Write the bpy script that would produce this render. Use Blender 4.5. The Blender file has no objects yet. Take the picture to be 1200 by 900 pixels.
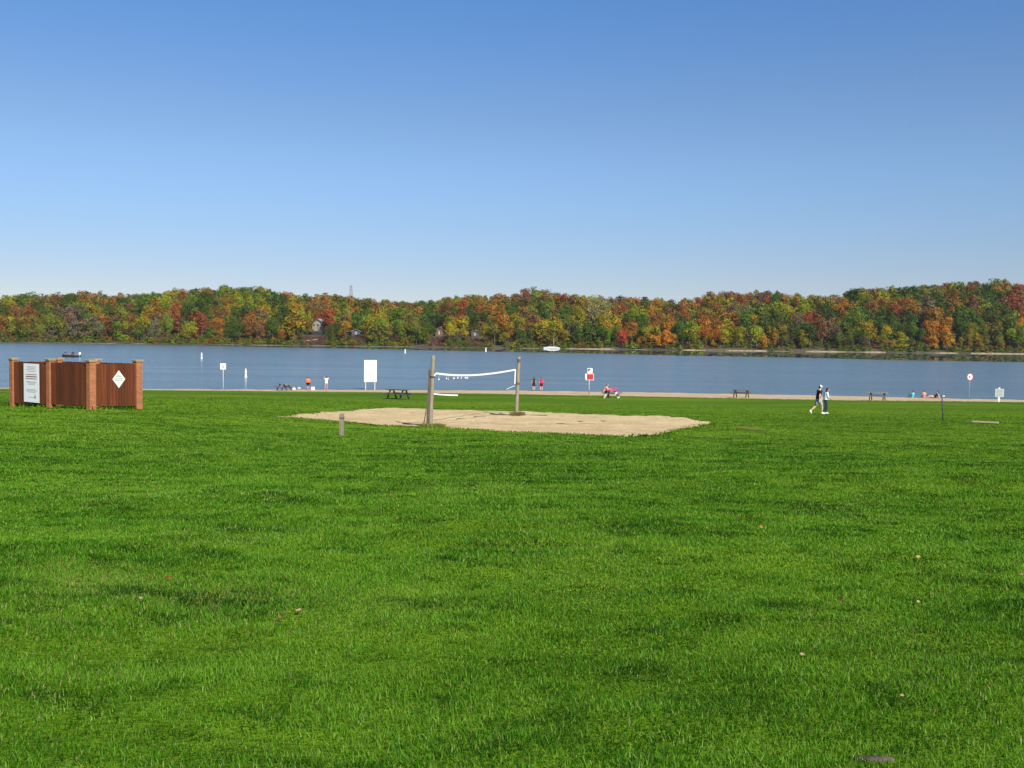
import bpy, bmesh, math, random
import numpy as np
from mathutils import Vector, Matrix, Euler

random.seed(7)
RNG = np.random.default_rng(11)
PI = math.pi
R = math.radians
SC = bpy.context.scene
COL = SC.collection

# ------------------------------------------------------------------ noise
_P = np.random.default_rng(3).random((256, 256))
def vnoise(x, y, s=1.0, o=0.0):
    """smooth value noise in 0..1, feature size s metres"""
    x = np.asarray(x, float) / s + 31.7 + o * 17.3
    y = np.asarray(y, float) / s + 77.1 + o * 9.7
    xi = np.floor(x).astype(int); yi = np.floor(y).astype(int)
    fx = x - xi; fy = y - yi
    fx = fx * fx * (3 - 2 * fx); fy = fy * fy * (3 - 2 * fy)
    a = _P[xi % 256, yi % 256]; b = _P[(xi + 1) % 256, yi % 256]
    c = _P[xi % 256, (yi + 1) % 256]; d = _P[(xi + 1) % 256, (yi + 1) % 256]
    return (a * (1 - fx) + b * fx) * (1 - fy) + (c * (1 - fx) + d * fx) * fy

def sstep(a, b, x):
    t = np.clip((np.asarray(x, float) - a) / (b - a), 0, 1)
    return t * t * (3 - 2 * t)

# ------------------------------------------------------------------ camera
F = 1177.0                      # focal length in pixels of the 1200 px wide photograph
EYE = 6.6                       # eye height above the lake
PITCH = math.atan(55.0 / F)
ROLL = R(0.67)
cam_d = bpy.data.cameras.new('camera')
cam = bpy.data.objects.new('camera', cam_d); COL.objects.link(cam)
cam_d.sensor_width = 36.0; cam_d.lens = 36.0 * F / 1200.0
cam_d.clip_start = 0.1; cam_d.clip_end = 6000
CM = Matrix.Translation((0, 0, EYE)) @ Matrix.Rotation(PI / 2 - PITCH, 4, 'X') @ Matrix.Rotation(ROLL, 4, 'Z')
cam.matrix_world = CM
SC.camera = cam
C3 = CM.to_3x3()
CI = CM.inverted()

def ray(px, py):
    return (C3 @ Vector(((px - 600) / F, (450 - py) / F, -1.0))).normalized()

def at(px, py, Y):
    d = ray(px, py)
    return Vector((0, 0, EYE)) + d * (Y / d.y)

def project(p):
    q = CI @ Vector(p)
    return 600 + F * q.x / -q.z, 450 - F * q.y / -q.z

# ------------------------------------------------------------------ terrain
_ctrl = [(-60, 7.5), (-10, 5.5), (0, 5.05), (4, 4.88), (20, 4.15), (33, 3.4), (42, 2.75), (48, 2.55), (54, 2.45), (60, 2.2),
         (75, 1.75), (87, 1.38), (96, .97), (102, .74), (109, .46), (118, .15), (123.5, 0), (130, -.3), (150, -1.5), (300, -3)]
_ty = np.arange(-60, 300, .5)
_tz = np.interp(_ty, [c[0] for c in _ctrl], [c[1] for c in _ctrl])
_k = np.hanning(13); _k /= _k.sum()
_tz = np.convolve(np.pad(_tz, 6, mode='edge'), _k, mode='valid')

def y_water(X):
    return np.interp(X, [-80, -60, -20, 0, 20, 35, 60, 80], [114, 117, 122, 125, 124, 122, 117, 114])
def y_edge(X):
    e = np.interp(X, [-80, -60, -20, 0, 17, 33, 60, 80], [106, 107.3, 107.5, 103.2, 98.0, 92.3, 90.5, 89])
    return e + (vnoise(X, X * 0, 7.0, 3) - .5) * 2.2 + (vnoise(X, X * 0, 1.7, 5) - .5) * .9

def terrain(X, Y, micro=True):
    X = np.asarray(X, float); Y = np.asarray(Y, float)
    s = sstep(90, 120, Y)
    z = np.interp(Y + (123.5 - y_water(X)) * s, _ty, _tz)
    z = z + .42 * sstep(-6, -16, X) * sstep(14, 32, Y) * (1 - sstep(55, 92, Y))
    z = z - .30 * np.exp(-((X - 15) / 6.5) ** 2 - ((Y - 24 - (X - 12) * -.25) / 3.2) ** 2)
    z = z + .14 * np.exp(-((X - 9) / 6.0) ** 2 - ((Y - 17.5) / 2.2) ** 2)
    court = np.exp(-((X - 2) / 16.0) ** 4 - ((Y - 49) / 8.5) ** 4)
    z = z + (vnoise(X, Y, 5.5, 1) - .5) * .16 * (1 - court) * (1 - sstep(85, 100, Y))
    if micro:
        a = 1 - sstep(22, 46, Y)
        z = z + a * ((vnoise(X * .7, Y, 1.1, 2) - .5) * .065 + (vnoise(X * .8, Y, .42, 4) - .5) * .055)
    return z
def tz(x, y): return float(terrain(x, y))

def ground(px, py):
    """the point of the ground that the pixel looks at"""
    d = ray(px, py); a, b = 2.0, 138.0 / d.y
    o = Vector((0, 0, EYE))
    n = 800; prev = a
    for i in range(1, n + 1):
        t = a * (b / a) ** (i / n)
        p = o + d * t
        if p.z < tz(p.x, p.y):
            lo, hi = prev, t
            for _ in range(24):
                m = (lo + hi) / 2; p = o + d * m
                if p.z < tz(p.x, p.y): hi = m
                else: lo = m
            p = o + d * hi
            return Vector((p.x, p.y, tz(p.x, p.y)))
        prev = t
    p = o + d * b
    return Vector((p.x, p.y, tz(p.x, p.y)))

# ------------------------------------------------------------------ materials
MATS = {}
class NT:
    def __init__(self, name):
        self.m = bpy.data.materials.new(name); self.m.use_nodes = True
        self.t = self.m.node_tree; self.b = self.t.nodes['Principled BSDF']; self.out = self.t.nodes['Material Output']
    def n(self, kind, **kw):
        nd = self.t.nodes.new(kind)
        for k, v in kw.items():
            if k.startswith('_'): setattr(nd, k[1:], v)
            else: nd.inputs[k.replace('__', ' ')].default_value = v
        return nd
    def l(self, a, b): self.t.links.new(a, b)
    def set(self, **kw):
        for k, v in kw.items(): self.b.inputs[k.replace('__', ' ')].default_value = v
    def noise(self, vec, scale, detail=3, rough=.55):
        nd = self.n('ShaderNodeTexNoise', Scale=scale, Detail=detail, Roughness=rough)
        if vec is not None: self.l(vec, nd.inputs['Vector'])
        return nd.outputs['Fac']
    def ramp(self, fac, stops):
        nd = self.n('ShaderNodeValToRGB'); e = nd.color_ramp.elements
        while len(e) < len(stops): e.new(.5)
        for k, (p, c) in enumerate(stops):
            e[k].position = p; e[k].color = (*c, 1) if len(c) == 3 else c
        self.l(fac, nd.inputs['Fac']); return nd.outputs['Color']
    def mix(self, fac, a, b, blend='MIX'):
        nd = self.n('ShaderNodeMix', _data_type='RGBA', _blend_type=blend)
        for s, v in ((nd.inputs['Factor'], fac), (nd.inputs['A'], a), (nd.inputs['B'], b)):
            if hasattr(v, 'links') or isinstance(v, bpy.types.NodeSocket): self.l(v, s)
            elif isinstance(v, (int, float)): s.default_value = v
            else: s.default_value = (*v, 1) if len(v) == 3 else v
        return [o for o in nd.outputs if o.name == 'Result' and o.type == 'RGBA'][0]
    def math(self, op, a, b=None, clamp=False):
        nd = self.n('ShaderNodeMath', _operation=op, _use_clamp=clamp)
        for s, v in ((nd.inputs[0], a), (nd.inputs[1], b)):
            if v is None: continue
            if isinstance(v, bpy.types.NodeSocket): self.l(v, s)
            else: s.default_value = v
        return nd.outputs[0]
    def mapping(self, vec, scale=(1, 1, 1), rot=(0, 0, 0)):
        nd = self.n('ShaderNodeMapping'); nd.inputs['Scale'].default_value = scale; nd.inputs['Rotation'].default_value = rot
        self.l(vec, nd.inputs['Vector']); return nd.outputs['Vector']
    def obj(self): return self.n('ShaderNodeTexCoord').outputs['Object']
    def pos(self): return self.n('ShaderNodeNewGeometry').outputs['Position']
    def bump(self, h, strength=.3, dist=.02):
        nd = self.n('ShaderNodeBump', Strength=strength, Distance=dist)
        self.l(h, nd.inputs['Height']); self.l(nd.outputs['Normal'], self.b.inputs['Normal'])

def paint(name, c, rough=.5, spec=.4, var=.12, scale=9.0):
    if name in MATS: return MATS[name]
    m = NT(name); f = m.noise(m.obj(), scale, 4)
    m.l(m.ramp(f, [(.3, tuple(x * (1 - var) for x in c)), (.7, tuple(min(.9, x * (1 + var)) for x in c))]), m.b.inputs['Base Color'])
    m.set(Roughness=rough); m.b.inputs['Specular IOR Level'].default_value = spec
    MATS[name] = m.m; return m.m

def wood(name, c1, c2, grain=(14, 14, 1.1), rough=.8):
    if name in MATS: return MATS[name]
    m = NT(name); v = m.mapping(m.obj(), grain)
    f = m.noise(v, 2.2, 6, .65)
    g = m.n('ShaderNodeNewGeometry').outputs['Random Per Island']
    base = m.ramp(f, [(.28, c1), (.72, c2)])
    base = m.mix(.8, base, m.ramp(g, [(0, (.55, .58, .62)), (1, (1.3, 1.2, 1.12))]), 'MULTIPLY')
    m.l(base, m.b.inputs['Base Color']); m.set(Roughness=rough)
    m.b.inputs['Specular IOR Level'].default_value = .2
    m.bump(f, .5, .01)
    MATS[name] = m.m; return m.m

def mat_brick():
    m = NT('brick'); s = m.n('ShaderNodeSeparateXYZ'); m.l(m.obj(), s.inputs[0])
    c = m.n('ShaderNodeCombineXYZ'); m.l(m.math('ADD', s.outputs[0], s.outputs[1]), c.inputs[0]); m.l(s.outputs[2], c.inputs[1])
    b = m.n('ShaderNodeTexBrick', Scale=1.0)
    b.inputs['Brick Width'].default_value = .2; b.inputs['Row Height'].default_value = .068
    b.inputs['Mortar Size'].default_value = .007; b.inputs['Mortar Smooth'].default_value = .3
    b.inputs['Color1'].default_value = (.41, .138, .045, 1); b.inputs['Color2'].default_value = (.28, .082, .030, 1)
    b.inputs['Mortar'].default_value = (.38, .21, .10, 1)
    m.l(c.outputs[0], b.inputs['Vector'])
    f = m.noise(m.obj(), 2.3, 4)
    m.l(m.mix(.6, b.outputs['Color'], m.ramp(f, [(.3, (.75, .75, .75)), (.7, (1.2, 1.15, 1.1))]), 'MULTIPLY'), m.b.inputs['Base Color'])
    m.set(Roughness=.85); m.bump(b.outputs['Fac'], -.5, .008)
    return m.m

def mat_sand(name, c1, c2, c3):
    m = NT(name); p = m.pos()
    f1 = m.noise(m.mapping(p, (1, 1.0, 1)), .55, 5); f2 = m.noise(p, 5.5, 4, .6); f3 = m.noise(p, 40, 2)
    base = m.ramp(f1, [(.3, c1), (.55, c2), (.75, c3)])
    base = m.mix(.45, base, m.ramp(f2, [(.35, (.60, .58, .55)), (.6, (1.14, 1.14, 1.14))]), 'MULTIPLY')
    m.l(base, m.b.inputs['Base Color']); m.set(Roughness=.95); m.b.inputs['Specular IOR Level'].default_value = .1
    m.bump(m.math('ADD', m.math('MULTIPLY', f2, 1.0), m.math('MULTIPLY', f3, .25)), .7, .10)
    return m.m

def mat_lawn():
    m = NT('lawn_turf'); p = m.pos()
    big = m.noise(m.mapping(p, (.35, 1.0, 1)), .09, 3)
    mid = m.noise(m.mapping(p, (.16, 1.0, 1)), .50, 5, .65)
    fine = m.noise(p, 4.2, 4, .7); tiny = m.noise(p, 17, 3, .7)
    base = m.ramp(big, [(.3, (.066, .136, .005)), (.5, (.096, .180, .008)), (.72, (.144, .224, .012))])
    base = m.mix(.75, base, m.ramp(mid, [(.3, (.62, .68, .60)), (.5, (1, 1, 1)), (.72, (1.34, 1.26, 1.35))]), 'MULTIPLY')
    base = m.mix(.8, base, m.ramp(fine, [(.3, (.62, .66, .6)), (.7, (1.3, 1.26, 1.25))]), 'MULTIPLY')
    base = m.mix(.7, base, m.ramp(tiny, [(.3, (.55, .6, .5)), (.7, (1.35, 1.3, 1.3))]), 'MULTIPLY')
    dry = m.noise(m.mapping(p, (.5, 1, 1)), .22, 4)
    base = m.mix(m.math('MULTIPLY', m.math('SUBTRACT', dry, .62, True), 4.0, True), base, (.23, .22, .06))
    m.l(base, m.b.inputs['Base Color']); m.set(Roughness=.9); m.b.inputs['Specular IOR Level'].default_value = .04
    m.bump(m.math('ADD', fine, m.math('MULTIPLY', tiny, .6)), .55, .12)
    return m.m

def attr_leaf(name, attr, rough=.6, trans=.25, spec=.2):
    m = NT(name); a = m.n('ShaderNodeAttribute', _attribute_name=attr)
    m.l(a.outputs['Color'], m.b.inputs['Base Color']); m.set(Roughness=rough); m.b.inputs['Specular IOR Level'].default_value = spec
    if trans:
        tr = m.n('ShaderNodeBsdfTranslucent'); m.l(a.outputs['Color'], tr.inputs['Color'])
        mx = m.n('ShaderNodeMixShader', Fac=trans); m.l(m.b.outputs[0], mx.inputs[1]); m.l(tr.outputs[0], mx.inputs[2])
        m.l(mx.outputs[0], m.out.inputs['Surface'])
    return m.m

def mat_crown():
    """leaf colour comes from the tree's own object colour, varied leaf by leaf"""
    m = NT('tree_leaves'); oi = m.n('ShaderNodeObjectInfo'); a = m.n('ShaderNodeAttribute', _attribute_name='tint')
    base = m.mix(1.0, oi.outputs['Color'], a.outputs['Color'], 'MULTIPLY')
    m.l(base, m.b.inputs['Base Color']); m.set(Roughness=.7); m.b.inputs['Specular IOR Level'].default_value = .12
    return m.m

def mat_water():
    m = NT('lake_water'); p = m.pos()
    s = m.n('ShaderNodeSeparateXYZ'); m.l(p, s.inputs[0])
    w1 = m.noise(m.mapping(p, (.55, 1.0, 1)), .9, 3, .6)
    w2 = m.noise(m.mapping(p, (.5, 1.0, 1), (0, 0, R(12))), 2.8, 3, .6)
    w3 = m.noise(m.mapping(p, (.12, 1.0, 1)), .10, 4)
    # calm water in the lee of the far bank: the ripples die out there
    lim = m.math('ADD', m.math('MULTIPLY', s.outputs[0], -.60), 432.0)
    lim = m.math('ADD', lim, m.math('MULTIPLY', m.math('SUBTRACT', m.noise(m.mapping(p, (.02, .05, 1)), 1.0, 3), .5), 70.0))
    calm = m.math('DIVIDE', m.math('SUBTRACT', s.outputs[1], lim), 22.0, True)
    calm = m.math('MINIMUM', calm, .9985)
    st = m.math('SUBTRACT', 1.0, calm)
    patch = m.math('MULTIPLY', m.math('SUBTRACT', w3, .28, True), 3.2)
    w5 = m.noise(m.mapping(p, (.16, 1.0, 1), (0, 0, R(-7))), .17, 2)
    h = m.math('ADD', m.math('ADD', m.math('MULTIPLY', w1, .9), m.math('MULTIPLY', w2, .35)), m.math('MULTIPLY', w5, 2.2))
    bp = m.n('ShaderNodeBump', Distance=.34); m.l(h, bp.inputs['Height'])
    m.l(m.math('MULTIPLY', m.math('MULTIPLY', st, patch), .75), bp.inputs['Strength'])
    m.l(bp.outputs['Normal'], m.b.inputs['Normal'])
    m.l(m.math('ADD', m.math('MULTIPLY', st, .17), .012), m.b.inputs['Roughness'])
    m.set(IOR=1.33); m.b.inputs['Base Color'].default_value = (.096, .145, .168, 1)
    m.b.inputs['Specular IOR Level'].default_value = .5
    return m.m

# ------------------------------------------------------------------ mesh collecting
class MB:
    def __init__(self): self.v = []; self.f = []
    def add(self, vs, fs):
        o = len(self.v); self.v += [tuple(q) for q in vs]; self.f += [tuple(i + o for i in f) for f in fs]; return self
    def box(self, c, s, rz=0, m=None):
        x, y, z = (q / 2 for q in s); vs = []
        M = Matrix.Translation(c) @ Matrix.Rotation(rz, 4, 'Z') if m is None else Matrix.Translation(c) @ m
        for dz in (-z, z):
            for dx, dy in ((-x, -y), (x, -y), (x, y), (-x, y)): vs.append(M @ Vector((dx, dy, dz)))
        return self.add(vs, [(3, 2, 1, 0), (4, 5, 6, 7), (0, 1, 5, 4), (1, 2, 6, 5), (2, 3, 7, 6), (3, 0, 4, 7)])
    def bar(self, a, b, w, t, up=(0, 0, 1)):
        """a beam from a to b, w wide and t thick"""
        a = Vector(a); b = Vector(b); d = b - a
        y = Vector(up).cross(d)
        if y.length < 1e-6: y = Vector((1, 0, 0)).cross(d)
        y.normalize(); z = d.cross(y).normalized(); x = d.normalized()
        M = Matrix((x, y, z)).transposed().to_4x4()
        return self.box((a + b) / 2, (d.length, w, t), m=M)
    def loft(self, pts, rad, n=10, side=(1, 0, 0)):
        pts = [Vector(p) for p in pts]; vs = []; fs = []
        for i, p in enumerate(pts):
            t = (pts[min(i + 1, len(pts) - 1)] - pts[max(i - 1, 0)])
            t = t.normalized() if t.length > 1e-9 else Vector((0, 0, 1))
            s = Vector(side) - t * Vector(side).dot(t)
            if s.length < 1e-3: s = Vector((0, 1, 0)) - t * t.y
            s.normalize(); u = t.cross(s)
            r = rad[i]; ra, rb = (r, r) if isinstance(r, (int, float)) else r
            for k in range(n):
                a = 2 * PI * k / n; vs.append(p + s * (ra * math.cos(a)) + u * (rb * math.sin(a)))
        for i in range(len(pts) - 1):
            for k in range(n):
                k2 = (k + 1) % n; fs.append((i * n + k, i * n + k2, (i + 1) * n + k2, (i + 1) * n + k))
        vs += [pts[0], pts[-1]]; L = len(vs)
        for k in range(n):
            k2 = (k + 1) % n
            fs.append((L - 2, k2, k)); fs.append((L - 1, (len(pts) - 1) * n + k, (len(pts) - 1) * n + k2))
        return self.add(vs, fs)
    def ball(self, c, r, n=10, m=7):
        rx, ry, rz = (r, r, r) if isinstance(r, (int, float)) else r
        vs = [(c[0], c[1], c[2] - rz)]; fs = []
        for i in range(1, m):
            a = -PI / 2 + PI * i / m
            for k in range(n):
                b = 2 * PI * k / n; vs.append((c[0] + rx * math.cos(a) * math.cos(b), c[1] + ry * math.cos(a) * math.sin(b), c[2] + rz * math.sin(a)))
        vs.append((c[0], c[1], c[2] + rz)); L = len(vs) - 1
        for k in range(n):
            k2 = (k + 1) % n
            fs.append((0, 1 + k2, 1 + k)); fs.append((L, 1 + (m - 2) * n + k, 1 + (m - 2) * n + k2))
            for i in range(m - 2): fs.append((1 + i * n + k, 1 + i * n + k2, 1 + (i + 1) * n + k2, 1 + (i + 1) * n + k))
        return self.add(vs, fs)
    def prism(self, poly, d0, d1, axis='Y'):
        """polygon in the XZ plane pushed from y=d0 to y=d1"""
        n = len(poly); vs = [(x, d0, z) for x, z in poly] + [(x, d1, z) for x, z in poly]
        fs = [tuple(range(n)), tuple(range(2 * n - 1, n - 1, -1))] + [(i, i + n, (i + 1) % n + n, (i + 1) % n) for i in range(n)]
        return self.add(vs, fs)
    def mesh(self, name, smooth=False):
        me = bpy.data.meshes.new(name); me.from_pydata(self.v, [], self.f)
        bm = bmesh.new(); bm.from_mesh(me); bmesh.ops.recalc_face_normals(bm, faces=bm.faces); bm.to_mesh(me); bm.free()
        if smooth: me.shade_smooth()
        return me
    def build(self, name, mat, parent=None, smooth=False, bevel=0):
        o = link(name, self.mesh(name, smooth), mat, parent)
        if bevel:
            b = o.modifiers.new('bevel', 'BEVEL'); b.width = bevel; b.segments = 2; b.limit_method = 'ANGLE'
        return o

def link(name, me, mat, parent=None):
    o = bpy.data.objects.new(name, me); COL.objects.link(o)
    if mat is not None and len(me.materials) == 0: me.materials.append(mat)
    if parent is not None: o.parent = parent
    return o

def tag(o, label=None, cat=None, group=None, kind=None):
    if label: o['label'] = label
    if cat: o['category'] = cat
    if group: o['group'] = group
    if kind: o['kind'] = kind
    return o

def thing(name, loc, rz, label, cat, group=None):
    o = bpy.data.objects.new(name, None); COL.objects.link(o); o.empty_display_size = .2
    o.location = loc; o.rotation_euler = (0, 0, rz)
    return tag(o, label, cat, group)

def dup(root, loc, rz, label, group=None):
    r = root.copy(); COL.objects.link(r); r.location = loc; r.rotation_euler = (0, 0, rz); r['label'] = label
    if group: r['group'] = group
    for ch in list(root.children):
        c = ch.copy(); COL.objects.link(c); c.parent = r
        for g in list(ch.children):
            d = g.copy(); COL.objects.link(d); d.parent = c
    return r

def np_mesh(name, V, Fc, n):
    """mesh from arrays; every face has n corners"""
    me = bpy.data.meshes.new(name)
    me.vertices.add(len(V)); me.vertices.foreach_set('co', np.asarray(V, np.float32).ravel())
    nf = len(Fc)
    me.loops.add(nf * n); me.loops.foreach_set('vertex_index', np.asarray(Fc, np.int32).ravel())
    me.polygons.add(nf); me.polygons.foreach_set('loop_start', np.arange(0, nf * n, n, dtype=np.int32))
    me.update(calc_edges=True)
    return me

def grid_mesh(name, X, Y, Z):
    r, c = X.shape; V = np.stack([X, Y, Z], -1).reshape(-1, 3)
    i = np.arange(r * c).reshape(r, c)
    Fq = np.stack([i[:-1, :-1], i[:-1, 1:], i[1:, 1:], i[1:, :-1]], -1).reshape(-1, 4)
    me = np_mesh(name, V, Fq, 4); me.shade_smooth(); return me

# ------------------------------------------------------------------ light and sky
SKY0, SKY1, SKY2 = (.80, .64, .60), (.99, .93, .87), (.78, .97, 1.06)
SUN_EL, SUN_AZ = R(37), math.atan2(.47, -.88)       # the sun stands behind the viewer's right shoulder
w = bpy.data.worlds.new('World'); SC.world = w; w.use_nodes = True
nt = w.node_tree; bg = nt.nodes['Background']
sky = nt.nodes.new('ShaderNodeTexSky'); sky.sky_type = 'NISHITA'; sky.sun_disc = False
sky.sun_elevation = SUN_EL; sky.sun_rotation = SUN_AZ; sky.altitude = 600; sky.air_density = .85; sky.dust_density = .05; sky.ozone_density = 6.0
# a dry autumn sky: a little less glare low down, deeper blue higher up
tc = nt.nodes.new('ShaderNodeTexCoord'); sx_ = nt.nodes.new('ShaderNodeSeparateXYZ'); nt.links.new(tc.outputs['Generated'], sx_.inputs[0])
rp = nt.nodes.new('ShaderNodeValToRGB'); nt.links.new(sx_.outputs[2], rp.inputs['Fac']); rp.color_ramp.interpolation = 'EASE'
for k_, (p_, c_) in enumerate([(.02, SKY0), (.18, SKY1), (.34, SKY2)]):
    if k_ > 1: rp.color_ramp.elements.new(p_)
    rp.color_ramp.elements[k_].position = p_; rp.color_ramp.elements[k_].color = (*c_, 1)
mx_ = nt.nodes.new('ShaderNodeMix'); mx_.data_type = 'RGBA'; mx_.blend_type = 'MULTIPLY'; mx_.inputs['Factor'].default_value = 1
nt.links.new(sky.outputs[0], mx_.inputs['A']); nt.links.new(rp.outputs[0], mx_.inputs['B'])
nt.links.new([o_ for o_ in mx_.outputs if o_.type == 'RGBA'][0], bg.inputs['Color']); bg.inputs['Strength'].default_value = .092
sd = bpy.data.lights.new('sun', 'SUN'); sun = bpy.data.objects.new('sun', sd); COL.objects.link(sun)
sd.energy = 4.4; sd.angle = R(.53); sd.color = (1.0, .955, .88)
sv = Vector((math.sin(SUN_AZ) * math.cos(SUN_EL), math.cos(SUN_AZ) * math.cos(SUN_EL), math.sin(SUN_EL)))
sun.rotation_euler = sv.to_track_quat('Z', 'Y').to_euler(); sun.location = (60, -60, 80)
SC.view_settings.view_transform = 'Standard'; SC.view_settings.look = 'None'
SC.view_settings.exposure = .56; SC.view_settings.gamma = 1.0; SC.view_settings.use_curve_mapping = False
SC.render.engine = 'CYCLES'; SC.cycles.use_denoising = True
SC.cycles.max_bounces = 5; SC.cycles.diffuse_bounces = 2; SC.cycles.glossy_bounces = 3; SC.cycles.transmission_bounces = 2
SC.cycles.caustics_reflective = False; SC.cycles.caustics_refractive = False; SC.cycles.sample_clamp_indirect = 4.0

# ------------------------------------------------------------------ the setting
LAWN = mat_lawn()
rows = [-30, -24, -18, -13, -9, -6, -4, -2, -.5, .8, 1.8]
y = 2.6
while y < 109: rows.append(y); y += max(.13, .0125 * y)
rows = np.array(rows); top = rows[-1]
u = np.concatenate([[-1.0] * 0, np.linspace(-1, 1, 230)])
Xc = u[None, :] * (8 + .72 * np.clip(rows, 0, None))[:, None]
out = np.array([1.25, 1.7, 2.6, 4.2])
side = np.concatenate([-out[::-1], out])
Xl = (Xc[:, :1] - np.array([110, 50, 20, 7])[None, :]); Xr = (Xc[:, -1:] + np.array([7, 20, 50, 110])[None, :])
Xg = np.concatenate([Xl, Xc, Xr], 1)
ye = y_edge(Xg)
Yg = np.where(rows[:, None] > 60, 60 + (rows[:, None] - 60) / (top - 60) * (ye - 60), rows[:, None] + 0 * Xg)
tag(link('lawn', grid_mesh('lawn', Xg, Yg, terrain(Xg, Yg)), LAWN), kind='structure')

SAND = mat_sand('beach_sand', (.48, .345, .19), (.57, .42, .25), (.65, .50, .32))
bx = np.concatenate([np.linspace(-190, -80, 12)[:-1], np.linspace(-80, 80, 260), np.linspace(80, 190, 12)[1:]])
bv = np.linspace(0, 1, 40)
Xb = np.tile(bx, (40, 1)); Yb = (y_edge(bx) - 1.2)[None, :] * (1 - bv[:, None]) + 150 * bv[:, None]
Zb = terrain(Xb, Yb) - .025 - .03 * (1 - sstep(0, .06, bv))[:, None] + (vnoise(Xb, Yb, 1.3, 8) - .5) * .05
tag(link('beach', grid_mesh('beach', Xb, Yb, Zb), SAND), kind='structure')

# the lake
me = bpy.data.meshes.new('lake')
me.from_pydata([(-1500, 90, 0), (1500, 90, 0), (1500, 607, 0), (-1500, 607, 0)], [], [(0, 1, 2, 3)])
tag(link('lake', me, mat_water()), kind='structure')

# the far bank and the hill behind it
SKYLINE = [(-250, 350), (0, 349), (40, 345), (90, 346), (115, 342), (150, 343), (200, 343), (235, 339), (290, 336), (305, 335), (330, 341), (345, 346),
           (380, 345), (405, 347), (425, 350), (480, 351), (505, 347), (528, 343), (560, 344), (600, 345), (628, 341), (650, 344), (690, 345), (715, 347),
           (735, 351), (790, 351), (830, 345), (855, 344), (905, 343), (930, 344), (960, 346), (985, 345), (1000, 338), (1050, 337), (1080, 335), (1115, 333),
           (1140, 333), (1175, 330), (1200, 330), (1500, 326)]
def horizon_px(px): return 395 + (px - 600) * math.tan(ROLL)
def sky_px(px): return np.interp(px, [s[0] for s in SKYLINE], [s[1] for s in SKYLINE])
def hill_top(X, Y=770.0):
    px = 600 + np.asarray(X, float) * F / Y
    return (395 + (px - 600) * math.tan(ROLL) - sky_px(px)) * Y / F + EYE - 14.5
def hill(X, Y):
    fr = np.interp(Y, [598, 602.5, 606, 616, 640, 700, 765, 1000, 1500], [-.03, .0, .045, .11, .30, .64, 1, 1.0, .5])
    return hill_top(X) * fr + (vnoise(X, Y, 40, 6) - .5) * 2.5 * sstep(610, 640, Y)
hx = np.concatenate([np.linspace(-1500, -520, 12)[:-1], np.linspace(-520, 520, 160), np.linspace(520, 1500, 12)[1:]])
hy = np.array([597, 600, 602, 604, 606, 609, 613, 618, 625, 633, 642, 655, 670, 690, 710, 735, 760, 790, 850, 950, 1150, 1500.])
Xh, Yh = np.meshgrid(hx, hy)
m = NT('forest_floor'); p = m.pos()
m.l(m.ramp(m.noise(p, .12, 5, .65), [(.3, (.030, .034, .012)), (.55, (.075, .055, .022)), (.8, (.12, .08, .035))]), m.b.inputs['Base Color']); m.set(Roughness=.95)
tag(link('hill', grid_mesh('hill', Xh, Yh, hill(Xh, Yh)), m.m), kind='structure')

# pale strip of shingle and mud at the foot of the far bank
sx = np.linspace(-420, 420, 420); sv_ = np.array([0, .35, .7, 1.0])
amt = .16 + .60 * sstep(10, 60, sx)
amt = amt * (0.25 + .9 * sstep(.34, .6, vnoise(sx, sx * 0, 14, 12)))
Xs = np.tile(sx, (4, 1)); Ys = 601.0 + sv_[:, None] * 3.0 + (vnoise(Xs, Xs * 0, 9, 4) - .5) * 2
Zs = np.array([-.35, .05, .5, .62])[:, None] * (amt[None, :] * .85 + .1) + 0 * Xs
SHORE = mat_sand('shingle', (.20, .15, .09), (.34, .27, .17), (.44, .36, .24))
tag(link('far_shore', grid_mesh('far_shore', Xs, Ys, Zs), SHORE), kind='structure')

# ------------------------------------------------------------------ volleyball court
outline = [(321, 488.8), (345, 486.3), (378, 484), (400, 482.5), (430, 479.8), (462, 478.6), (500, 479.5), (560, 481.3), (620, 483.0), (668, 485.4), (725, 487.4), (775, 487.8),
           (800, 489.6), (829, 494.8), (822, 498.5), (803, 503), (778, 508), (750, 512.5), (715, 511.8), (640, 508.2), (560, 504.2), (505, 501.5), (455, 499.2), (400, 494.2), (360, 491)]
cp = [ground(*q) for q in outline]
poly = []
for i, a in enumerate(cp):
    b = cp[(i + 1) % len(cp)]; n = max(2, int((b - a).length / .28))
    for k in range(n):
        q = a.lerp(b, k / n); poly.append((q.x, q.y))
poly = np.array(poly)
cx, cy = poly.mean(0)
jit = (vnoise(poly[:, 0], poly[:, 1], .9, 9) - .5) * .9 + (vnoise(poly[:, 0], poly[:, 1], .33, 10) - .5) * .3
dirn = poly - np.array([cx, cy]); dirn[:, 0] *= .4; dirn /= np.linalg.norm(dirn, axis=1)[:, None]
poly = poly + dirn * jit[:, None]
def inside(px, py, pg):
    r = np.zeros(px.shape, bool); j = len(pg) - 1
    for i in range(len(pg)):
        xi, yi = pg[i]; xj, yj = pg[j]
        if yi != yj:
            r ^= ((yi > py) != (yj > py)) & (px < (xj - xi) * (py - yi) / (yj - yi) + xi)
        j = i
    return r
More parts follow.
